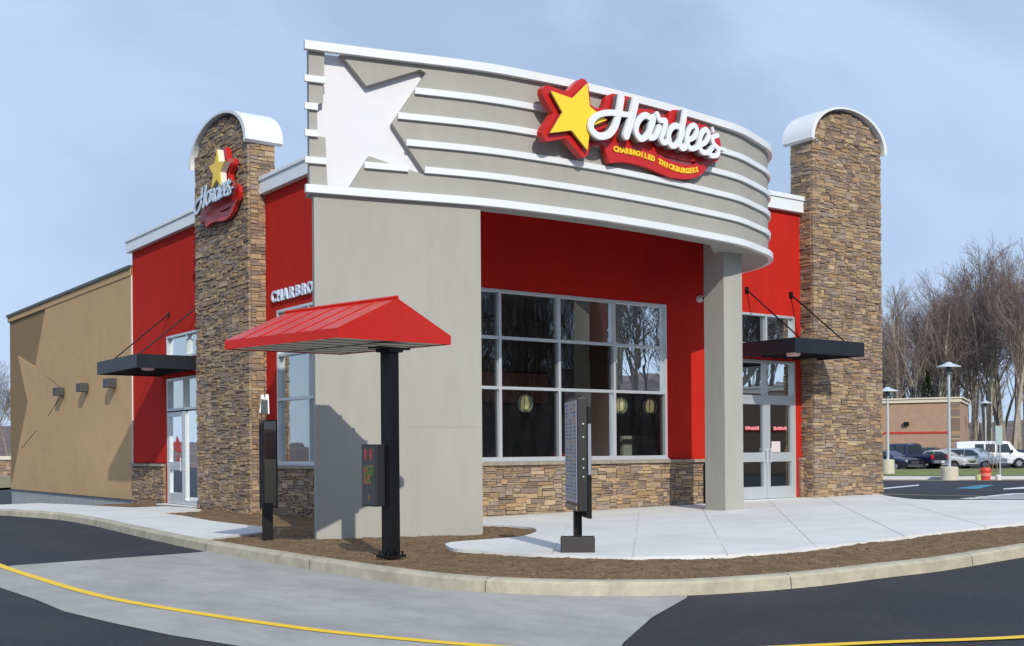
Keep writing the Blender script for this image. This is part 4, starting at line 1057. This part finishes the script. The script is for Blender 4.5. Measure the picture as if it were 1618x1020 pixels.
def sideglass(pts, y0, y1, lean):  # polygon in x-z on both flanks following the tumblehome
    out = []
    zmin = min(p[1] for p in pts); zmax = max(p[1] for p in pts)
    for s in (-1, 1):
        out.append([(x, s*(y0+(y1-y0)*(z-zmin)/(zmax-zmin)+.012), z) for x, z in pts])
    return out
def van(lab, pos, yaw_, pm):
    st = [(-2.75, .40, 1.15, 1.98, .80, .94), (-2.70, .32, 1.18, 2.06, .84, 1.0), (-1.5, .30, 1.18, 2.10, .86, 1.0), (.8, .30, 1.18, 2.10, .86, 1.0), (1.15, .30, 1.18, 2.04, .82, 1.0), (1.62, .30, 1.16, 1.42, .80, .99), (1.72, .30, 1.14, 1.26, .84, .98), (2.55, .30, 1.02, 1.08, .84, .96), (2.72, .36, .92, .98, .80, .93)]
    g = [sideglass([(.25, 1.22), (1.25, 1.22), (1.0, 1.88), (.25, 1.88)], .985, .87, 0), sideglass([(-.62, 1.25), (.05, 1.25), (.05, 1.88), (-.62, 1.88)], .98, .875, 0), sideglass([(-1.4, 1.25), (-.75, 1.25), (-.75, 1.88), (-1.4, 1.88)], .98, .875, 0),
         [[(1.66, -.78, 1.36), (1.66, .78, 1.36), (1.18, .74, 2.02), (1.18, -.74, 2.02)]], [[(-2.765, -.7, 1.25), (-2.765, -.05, 1.25), (-2.74, -.05, 1.85), (-2.74, -.66, 1.85)], [(-2.765, .7, 1.25), (-2.765, .05, 1.25), (-2.74, .05, 1.85), (-2.74, .66, 1.85)]]]
    ex = [('bumper', mat('bumper_grey', (.18, .18, .19), .5), [(2.70, 2.86, -.92, .92, .38, .58), (-2.9, -2.74, -.92, .92, .38, .56)]), ('grille', mat('grille_dark', (.05, .05, .05), .4), [(2.70, 2.735, -.50, .50, .64, .90)]), ('headlight', mat('amber_head', (.75, .62, .5), .2), [(2.68, 2.74, .54, .88, .64, .90), (2.68, 2.74, -.88, -.54, .64, .90)]),
          ('tail_light', TAIL, [(-2.77, -2.73, .84, .96, .9, 1.3), (-2.77, -2.73, -.96, -.84, .9, 1.3)]), ('mirror', BLACK, [(1.2, 1.32, 1.0, 1.2, 1.2, 1.42), (1.2, 1.32, -1.2, -1.0, 1.2, 1.42)]), ('door_handle', BLACK, [(.3, .42, .99, 1.015, 1.05, 1.09), (.3, .42, -1.015, -.99, 1.05, 1.09)]), ('body_moulding', mat('moulding', (.5, .5, .52), .5), [(-2.6, -2.1, -1.008, -.995, .62, .66), (-1.35, 1.6, -1.008, -.995, .62, .66)])]
    return vehicle('cargo_van', lab, 'van', pos, yaw_, pm, st, (-1.72, 1.78), .37, 1.0, None, g, ex)
def pickup(lab, pos, yaw_, pm):
    st = [(-2.80, .55, 1.05, 1.12, .90, .95), (-2.72, .48, 1.08, 1.15, .93, .98), (-.80, .42, 1.10, 1.17, .94, .99), (-.78, .42, 1.12, 1.80, .74, .99), (-.55, .42, 1.12, 1.90, .76, .99), (.75, .42, 1.12, 1.90, .76, .99), (1.35, .42, 1.12, 1.22, .84, .99), (2.60, .46, 1.05, 1.10, .84, .97), (2.85, .52, .95, 1.0, .80, .92)]
    g = [sideglass([(.3, 1.16), (1.15, 1.18), (.75, 1.78), (.3, 1.80)], .97, .79, 0), sideglass([(-.6, 1.16), (.2, 1.16), (.2, 1.80), (-.45, 1.78)], .97, .79, 0), [[(1.3, -.80, 1.24), (1.3, .80, 1.24), (.80, .70, 1.86), (.80, -.70, 1.86)]], [[(-.80, -.80, 1.25), (-.80, .80, 1.25), (-.79, .68, 1.74), (-.79, -.68, 1.74)]]]
    ex = [('tail_light', TAIL, [(-2.84, -2.74, .74, .97, .80, 1.08), (-2.84, -2.74, -.97, -.74, .80, 1.08)]), ('bumper', RIM, [(-2.98, -2.80, -.92, .92, .50, .70), (2.84, 2.98, -.92, .92, .5, .72)]), ('tailgate', mat('tailgate_dark', (.012, .014, .02), .3, coat=.5), [(-2.83, -2.81, -.72, .72, .74, 1.10)]), ('headlight', HEADL, [(2.8, 2.87, .55, .88, .8, .98), (2.8, 2.87, -.88, -.55, .8, .98)]), ('bed_floor', BLACK, [(-2.68, -.84, -.80, .80, 1.152, 1.18)]), ('number_plate', WHITE, [(-3.0, -2.985, -.25, .1, .53, .66)]), ('side_mirror', BLACK, [(.95, 1.08, 1.0, 1.18, 1.2, 1.38), (.95, 1.08, -1.18, -1.0, 1.2, 1.38)])]
    return vehicle('pickup_truck', lab, 'pickup truck', pos, yaw_, pm, st, (-1.75, 1.85), .41, .99, None, g, ex)
def sedan(lab, pos, yaw_, pm, wagon=False, name='parked_car', cat='car', sc_=1.0):
    rr = 1.42*sc_
    if wagon: st = [(-2.35, .40, .95, 1.20, .70, .82), (-2.25, .30, .98, rr-.06, .62, .90), (-1.6, .26, .98, rr, .64, .92), (.2, .24, .96, rr+.02, .64, .92), (.75, .24, .95, rr-.12, .64, .92), (1.45, .26, .93, 1.02, .72, .92), (2.1, .30, .82, .90, .66, .88), (2.35, .38, .68, .74, .58, .78)]
    else: st = [(-2.35, .42, .88, .94, .66, .80), (-2.2, .30, .93, 1.0, .72, .88), (-1.5, .26, .95, 1.04, .72, .90), (-.95, .24, .95, rr-.08, .60, .91), (-.3, .24, .94, rr, .62, .91), (.35, .24, .93, rr-.04, .62, .91), (1.15, .24, .92, 1.0, .72, .91), (2.05, .28, .78, .86, .66, .88), (2.32, .36, .64, .70, .58, .78)]
    b0 = -2.0 if wagon else -1.15
    g = [sideglass([(b0, 1.0), (-.25, 1.0), (-.25, rr-.08), (b0+.35, rr-.10)], .885, .68, 0), sideglass([(-.18, 1.0), (1.05, 1.0), (.35, rr-.10), (-.18, rr-.08)], .885, .68, 0),
         [[(1.30 if wagon else 1.10, -.72, 1.03), (1.30 if wagon else 1.10, .72, 1.03), (.78 if wagon else .42, .60, rr-.08), (.78 if wagon else .42, -.60, rr-.08)]],
         [[(-2.34 if wagon else -1.46, -.66, 1.05), (-2.34 if wagon else -1.46, .66, 1.05), (-2.26 if wagon else -1.0, .58, rr-.12), (-2.26 if wagon else -1.0, -.58, rr-.12)]]]
    ex = [('headlight', HEADL, [(2.05, 2.30, .52, .80, .60, .76), (2.05, 2.30, -.80, -.52, .60, .76)]), ('grille', mat('grille_dark', (.05, .05, .05), .4), [(2.27, 2.34, -.42, .42, .50, .66)]), ('bumper', mat('lower_trim', (.06, .06, .065), .6), [(2.25, 2.40, -.80, .80, .28, .44), (-2.42, -2.3, -.80, .80, .30, .46)]), ('tail_light', TAIL, [(-2.36, -2.2, .58, .84, .76, .92), (-2.36, -2.2, -.84, -.58, .76, .92)]), ('side_mirror', pm, [(.9, 1.03, .92, 1.06, .96, 1.08), (.9, 1.03, -1.06, -.92, .96, 1.08)])]
    return vehicle(name, lab, cat, pos, yaw_, pm, st, (-1.42, 1.40), .32, .91, None, g, ex)
WP = paint('white_paintwork', (.74, .77, .82)); SV = paint('silver_blue_paintwork', (.33, .39, .48)); LG = paint('light_grey_paintwork', (.60, .62, .60)); NB_ = paint('navy_paintwork', (.012, .018, .05)); DKG = paint('dark_paintwork', (.03, .03, .035))
rx = atan2(RT0.y, RT0.x)
def car_at(px, depth): return gat(px, depth, RD+.02)
van('white cargo van with side windows parked facing right behind the signpost', car_at(1568, 91), rx-radians(14), WP)
sedan('silver blue hatchback with sloping nose between the white van and the white car', car_at(1535, 87), rx-radians(45), SV, True, sc_=1.08)
sedan('pale low car partly hidden behind the tallest lamp post', car_at(1488, 84), rx-radians(48), LG)
sedan('dark estate car with roof rails behind the pale low car', car_at(1474, 93), rx-radians(30), DKG, True, sc_=1.15)
pickup('dark blue pickup truck with its red tail light towards us', car_at(1431, 83), rx+radians(180-55), NB_)
sedan('dark blue car squeezed between the stone tower and the pickup', car_at(1400, 80), rx-radians(55), NB_)
sedan('dark car at the right picture edge beyond the white van', car_at(1624, 100), rx-radians(20), NB_, True)

# bare trees ---------------------------------------------------------
BARK = attr_mat('bark', .95, .4, 12, .3, 6)
def tree_mesh(seed, H=14.0, forks=3):
    R = random.Random(seed); tr = MB(); tw = MB()
    def seg(mb, a, b, r0, r1, n, tone): mb.tube(a, b, r0, r1, n, tone, caps=False)
    def grow(p, d, length, r, lvl):
        n = 5 if lvl == 0 else 4 if lvl == 1 else 3; k = 7 if lvl == 0 else 4 if lvl < 3 else 3; q = p; dd = d
        tone = (.28, .25, .20) if lvl < 2 else (.18, .155, .135) if lvl < 3 else (.19, .145, .135)
        kk = R.uniform(.8, 1.2); tone = tuple(c*kk for c in tone)
        pts = [(q, r)]
        for i in range(k):
            dd = (dd+Vector((R.uniform(-1, 1), R.uniform(-1, 1), R.uniform(-.3, .7)))*(.07 if lvl == 0 else .16)).normalized()
            nq = q+dd*length/k; r1 = r*(1-(i+1)/k*(.72 if lvl else .60))
            seg(tr if lvl < 2 else tw, q, nq, r*(1-i/k*(.72 if lvl else .6)), max(r1, .006), n, tone); q = nq; pts.append((q, r1, dd.copy()))
        if lvl >= 4: return
        if lvl == 0: cnt = 12; lo = .36
        elif lvl == 1: cnt = 6; lo = .2
        elif lvl == 2: cnt = 5; lo = .15
        else: cnt = 3; lo = .2
        for c in range(cnt):
            f_ = lo+(1-lo)*(c+R.random())/cnt; i = min(int(f_*k)+1, k); a = pts[i-1][0].lerp(pts[i][0], f_*k-(i-1)); base = pts[i][2]
            ang = R.uniform(0, 6.28); out = base.orthogonal().normalized(); out = out*cos(ang)+base.cross(out)*sin(ang)
            sp = R.uniform(.35, .75) if lvl else R.uniform(.38, .7)
            nd = (base*cos(sp)+out*sin(sp)); nd.z += .12; nd.normalize()
            rr = max(.008, pts[i][1]*R.uniform(.35, .55) if lvl == 0 else r*.42)
            L_ = (H*.36*(1.15-f_*.75) if lvl == 0 else length*R.uniform(.42, .62))
            grow(a, nd, L_, rr, lvl+1)
    grow(Vector((0, 0, -.3)), Vector((R.uniform(-.06, .06), R.uniform(-.06, .06), 1)).normalized(), H*.92, .17+.004*H, 0)
    if forks:
        for f_ in range(R.randrange(1, forks)):
            grow(Vector((R.uniform(-.2, .2), R.uniform(-.2, .2), .4)), Vector((R.uniform(-.3, .3), R.uniform(-.3, .3), 1)).normalized(), H*.75, .12, 0) if f_ == 0 else None
    return tr, tw
protos = []
for k in range(5):
    tr, tw = tree_mesh(100+k); protos.append((tr, tw))
def mk(mb, name):
    me = bpy.data.meshes.new(name); me.from_pydata(mb.v, [], mb.f); me.update(); me.materials.append(BARK)
    a = me.color_attributes.new('tone', 'FLOAT_COLOR', 'CORNER'); buf = []
    for p in me.polygons: buf += [*mb.t[p.index], 1]*p.loop_total
    a.data.foreach_set('color', buf); return me
pm_ = [(mk(a, 'trunk'), mk(b, 'branches')) for a, b in protos]
TR = random.Random(5)
def tree(px, depth, h, k, lab, pos=None, group='bare trees beyond the lot'):
    p = pos if pos is not None else gat(px, depth, -.3); t = thing('bare_tree', lab, 'tree', tuple(p), group); s = h/14; t.scale = (s, s, s); t.rotation_euler = (0, 0, TR.uniform(0, 6.28))
    for me, nm in zip(pm_[k % 5], ('trunk', 'crown')):
        o = bpy.data.objects.new(nm, me); col.objects.link(o); o.parent = t
    return t
row = [(1398, 118, 14.8), (1412, 112, 16.8), (1427, 122, 17.6), (1441, 114, 16.6), (1453, 126, 17.5), (1466, 116, 18.6), (1478, 110, 16.2), (1490, 124, 17.2), (1504, 118, 18.6), (1517, 128, 18.2), (1529, 110, 16.8), (1541, 116, 19.0), (1553, 122, 20.2), (1565, 108, 18.8), (1577, 118, 20.5), (1588, 112, 20.6), (1600, 104, 17.9), (1611, 116, 20.6), (1622, 106, 19.0), (1636, 118, 20.4)]
for i, (a, b, h) in enumerate(row):
    pos_ = 'nearest the stone tower' if i == 0 else 'at the right picture edge' if i >= 18 else None
    if i == 0: lab = 'bare tree nearest the right stone tower, above the shop roof'
    elif i >= 18: lab = 'leafless grey trunk at the right picture edge above the white van'
    elif i < 9: lab = 'leafless woodland tree, number %d from the stone tower, behind the brick shop' % (i+1)
    else: lab = 'leafless woodland tree, number %d from the stone tower, behind the parked vehicles' % (i+1)
    tree(a, b, h, i*3+i//5, lab)
for i in range(4):
    tree(1400+i*55+TR.uniform(-5, 5), TR.uniform(135, 175), TR.uniform(12, 16), i*2+1, 'slender leafless tree deep in the wood behind the front row', group='trees deep in the wood')
tree(-4, 95, 9.5, 2, 'bare tree at the left picture edge behind the tan wing', group='bare trees at the left edge')
tree(16, 120, 10, 3, 'twiggy bare tree half hidden by the tan wing corner', group='bare trees at the left edge')
# saplings in the grass island
for q_, (px_, lab) in enumerate([(1562, 'thin staked sapling left of three in the grass island'), (1568.5, 'thin staked sapling, middle of three in the grass island'), (1575, 'thin staked sapling beside the signpost')]):
    p = gat(px_, 66, RD+.1); t = thing('sapling', lab, 'sapling', tuple(p), 'staked saplings'); R = random.Random(q_)
    m = MB(); m.tube((0, 0, 0), (.03, 0, 1.9), .03, .012, 6); m.tube((.25, 0, 0), (.25, 0, .9), .02, .02, 5); m.build('trunk', mat('sapling_bark', (.22, .15, .10), .9), t)
    m = MB()
    for z in range(9):
        a = R.uniform(0, 6.28); zz = .8+z*.12; m.tube((.02, 0, zz), (.02+cos(a)*.3, sin(a)*.3, zz+.35), .008, .004, 4)
    m.build('twigs', mat('sapling_bark', (.22, .15, .10), .9), t)
# a small pine in the wood
p = gat(1467, 108, -.2); t = thing('pine_tree', 'small green pine among the bare trunks above the shop roof', 'tree', tuple(p))
m = MB(); m.tube((0, 0, 0), (0, 0, 8.6), .12, .03, 6); m.build('trunk', mat('pine_bark', (.1, .07, .05), .9), t)
m = MB(); R = random.Random(2)
for i in range(3400):
    z = R.uniform(3, 8.8); r = (9-z)*.24*sqrt(R.random()); a = R.uniform(0, 6.28); c = Vector((cos(a)*r, sin(a)*r, z-r*.25)); s = R.uniform(.08, .2); d = Vector((cos(a), sin(a), R.uniform(-.3, .3)))*s; e3 = Vector((-sin(a), cos(a), R.uniform(-.5, .5)))*s*.4
    g_ = R.uniform(.6, 1.3); m.add([c-d, c+e3, c+d, c-e3], [(0, 1, 2, 3)], (.05*g_, .085*g_, .025*g_))
m.build('crown', attr_mat('pine_needles', .9, 0, 10, .2), t)
# underbrush and far woods
def brush(name, pts, h, n, tones, seed, depth=10):
    R = random.Random(seed); m = MB()
    for i in range(n):
        k = R.random()*(len(pts)-1); j = int(k); px_ = pts[j][0]+(pts[j+1][0]-pts[j][0])*(k-j); dp = pts[j][1]+(pts[j+1][1]-pts[j][1])*(k-j)+R.uniform(0, depth)
        p = gat(px_, dp, -.1); hh = h*R.uniform(.4, 1)
        a = p; d = Vector((R.uniform(-.3, .3), R.uniform(-.3, .3), 1)).normalized(); b = a+d*hh*.5; c = b+Vector((R.uniform(-.4, .4), R.uniform(-.4, .4), 1)).normalized()*hh*.5
        t_ = R.choice(tones); w = R.uniform(.02, .05); m.tube(a, b, w, w*.7, 3, t_, False); m.tube(b, c, w*.7, w*.2, 3, t_, False)
        for _ in range(3):
            q = a.lerp(b, R.random()) if R.random() < .5 else b.lerp(c, R.random()); m.tube(q, q+Vector((R.uniform(-.6, .6), R.uniform(-.6, .6), R.uniform(.3, 1)))*hh*.22, w*.5, w*.2, 3, t_, False)
    o = m.build(name, BARK); o['kind'] = 'stuff'; return o
brush('underbrush', [(1385, 112), (1500, 108), (1640, 104)], 2.8, 1300, [(.24, .17, .15), (.20, .15, .13), (.28, .20, .16)], 4, 60)
brush('left_underbrush', [(-60, 80), (24, 84)], 1.2, 260, [(.10, .11, .05), (.14, .10, .05)], 8, 6)
# ring of wooded hills on the skyline
def hills():
    from mathutils import noise
    m = MB(); n = 240; prof = [(0, 0), (.25, .45), (.6, .85), (1, 1), (1.4, .9)]
    for k in range(n+1):
        a = 2*pi*k/n
        base = 230
        aa = atan2(sin(a), cos(a)); f_ = abs(aa-radians(-70))
        H = 9.5+4.0*noise.noise(Vector((cos(a)*2.2, sin(a)*2.2, 3)))+1.0*noise.noise(Vector((cos(a)*30, sin(a)*30, 1)))
        H *= 1.0+1.9*math.exp(-((aa-radians(-50))/radians(24))**2)
        H *= 1-.5*math.exp(-((aa-radians(118))/radians(35))**2)
        for fx, fz in prof: r = base+60*fx; m.v.append((cos(a)*r, sin(a)*r, -1.8+H*fz+.5*noise.noise(Vector((cos(a)*90, sin(a)*90, fx*9)))))
    q = len(prof)
    for k in range(n):
        for j in range(q-1): m.f.append((k*q+j, (k+1)*q+j, (k+1)*q+j+1, k*q+j+1)); m.t.append(None)
    o = m.build('wooded_hills', mat('wooded_hill', (.135, .10, .10), .95, var=.35, vscale=.25, bump=.5, bscale=1)); o['kind'] = 'structure'
hills()
# woods across the road (seen in the window glass)
for i in range(34):
    an_ = radians(-33-i*1.0+TR.uniform(-.5, .5)); rr_ = TR.uniform(72, 100)
    tree(0, 0, TR.uniform(17, 23), i, 'leafless tree across the road, mirrored in the shop windows', pos=Vector((15+cos(an_)*rr_, 17+sin(an_)*rr_, -.5)), group='trees across the road')
# left edge: low wall with shrubs and pale outbuilding
p = gat(0, 80, 0); t = thing('stone_outbuilding', 'low stone faced outbuilding at the left picture edge', 'building', tuple(p))
fr = frame((0, 0, 0), RT0, -FW)
m = MB(); fbox(m, fr, -8, 1.0, -.6, 1.1, -3, 0, (.2, .17, .14)); stones(m, fr, -8, 1.0, -.6, 1.1, .0, depth=.1, seed=4, cell=(.15, .1)); m.build('wall', STONE, t)
m = MB(); fbox(m, fr, -8.2, 1.1, 1.1, 1.35, -3.2, .2); m.build('roof_edge', mat('outb_cream', (.6, .56, .45), .7), t)
quadsheet('left_verge', [gat(-200, 60), gat(28, 60), gat(28, 79), gat(-200, 79)], RD+.1, mat('dry_grass', (.22, .19, .10), .95, var=.3, vscale=.8))

# ------------------------------------------------------------------ sky and sun
AZ, EL = radians(20), radians(30.5)                # light travels towards (+sin, +cos)
w = bpy.data.worlds.new('World'); sc.world = w; w.use_nodes = True
nt = w.node_tree; N = nt.nodes; L = nt.links; bg = N['Background']
sky = N.new('ShaderNodeTexSky'); sky.sky_type = 'NISHITA'; sky.sun_disc = False; sky.sun_elevation = EL; sky.sun_rotation = AZ+pi; sky.air_density = 1.0; sky.dust_density = .6; sky.ozone_density = 1.5
tc = N.new('ShaderNodeTexCoord'); mp = N.new('ShaderNodeMapping'); mp.inputs['Scale'].default_value = (1.0, 1.0, 1.5); mp.inputs['Rotation'].default_value = (0, .2, .6); L.new(tc.outputs['Generated'], mp.inputs[0])
nz = N.new('ShaderNodeTexNoise'); nz.inputs['Scale'].default_value = 2.4; nz.inputs['Detail'].default_value = 7; nz.inputs['Roughness'].default_value = .5; nz.inputs['Distortion'].default_value = .5; L.new(mp.outputs[0], nz.inputs['Vector'])
mr = N.new('ShaderNodeMapRange'); mr.interpolation_type = 'SMOOTHSTEP'; mr.inputs[1].default_value = .34; mr.inputs[2].default_value = .64; mr.inputs[3].default_value = .58; mr.inputs[4].default_value = .97; L.new(nz.outputs['Fac'], mr.inputs[0])
mx = N.new('ShaderNodeMix'); mx.data_type = 'RGBA'; mx.inputs[7].default_value = (7.5, 9.7, 13.4, 1); L.new(mr.outputs[0], mx.inputs[0]); L.new(sky.outputs[0], mx.inputs[6]); L.new(mx.outputs[2], bg.inputs[0])
bg.inputs[1].default_value = .085
sd = bpy.data.lights.new('sun', 'SUN'); sd.energy = 4.1; sd.angle = radians(.55); sd.color = (1, .935, .83)
so = bpy.data.objects.new('sun', sd); col.objects.link(so)
dv = Vector((sin(AZ)*cos(EL), cos(AZ)*cos(EL), -sin(EL))); so.rotation_euler = dv.to_track_quat('-Z', 'Y').to_euler()

# ------------------------------------------------------------------ camera
cd = bpy.data.cameras.new('camera'); cam = bpy.data.objects.new('camera', cd); col.objects.link(cam); sc.camera = cam
cd.sensor_width = 36; cd.lens = F/1618*36; cd.shift_x = 0; cd.shift_y = (CY-510)/1618; cd.clip_end = 3000; cd.clip_start = .1
M = Matrix((RT, UP, -FW)).transposed().to_4x4(); M.translation = CAM; cam.matrix_world = M
sc.view_settings.view_transform = 'Standard'; sc.view_settings.look = 'None'; sc.view_settings.exposure = -.2; sc.view_settings.gamma = 1
sc.cycles.max_bounces = 8; sc.cycles.transparent_max_bounces = 12
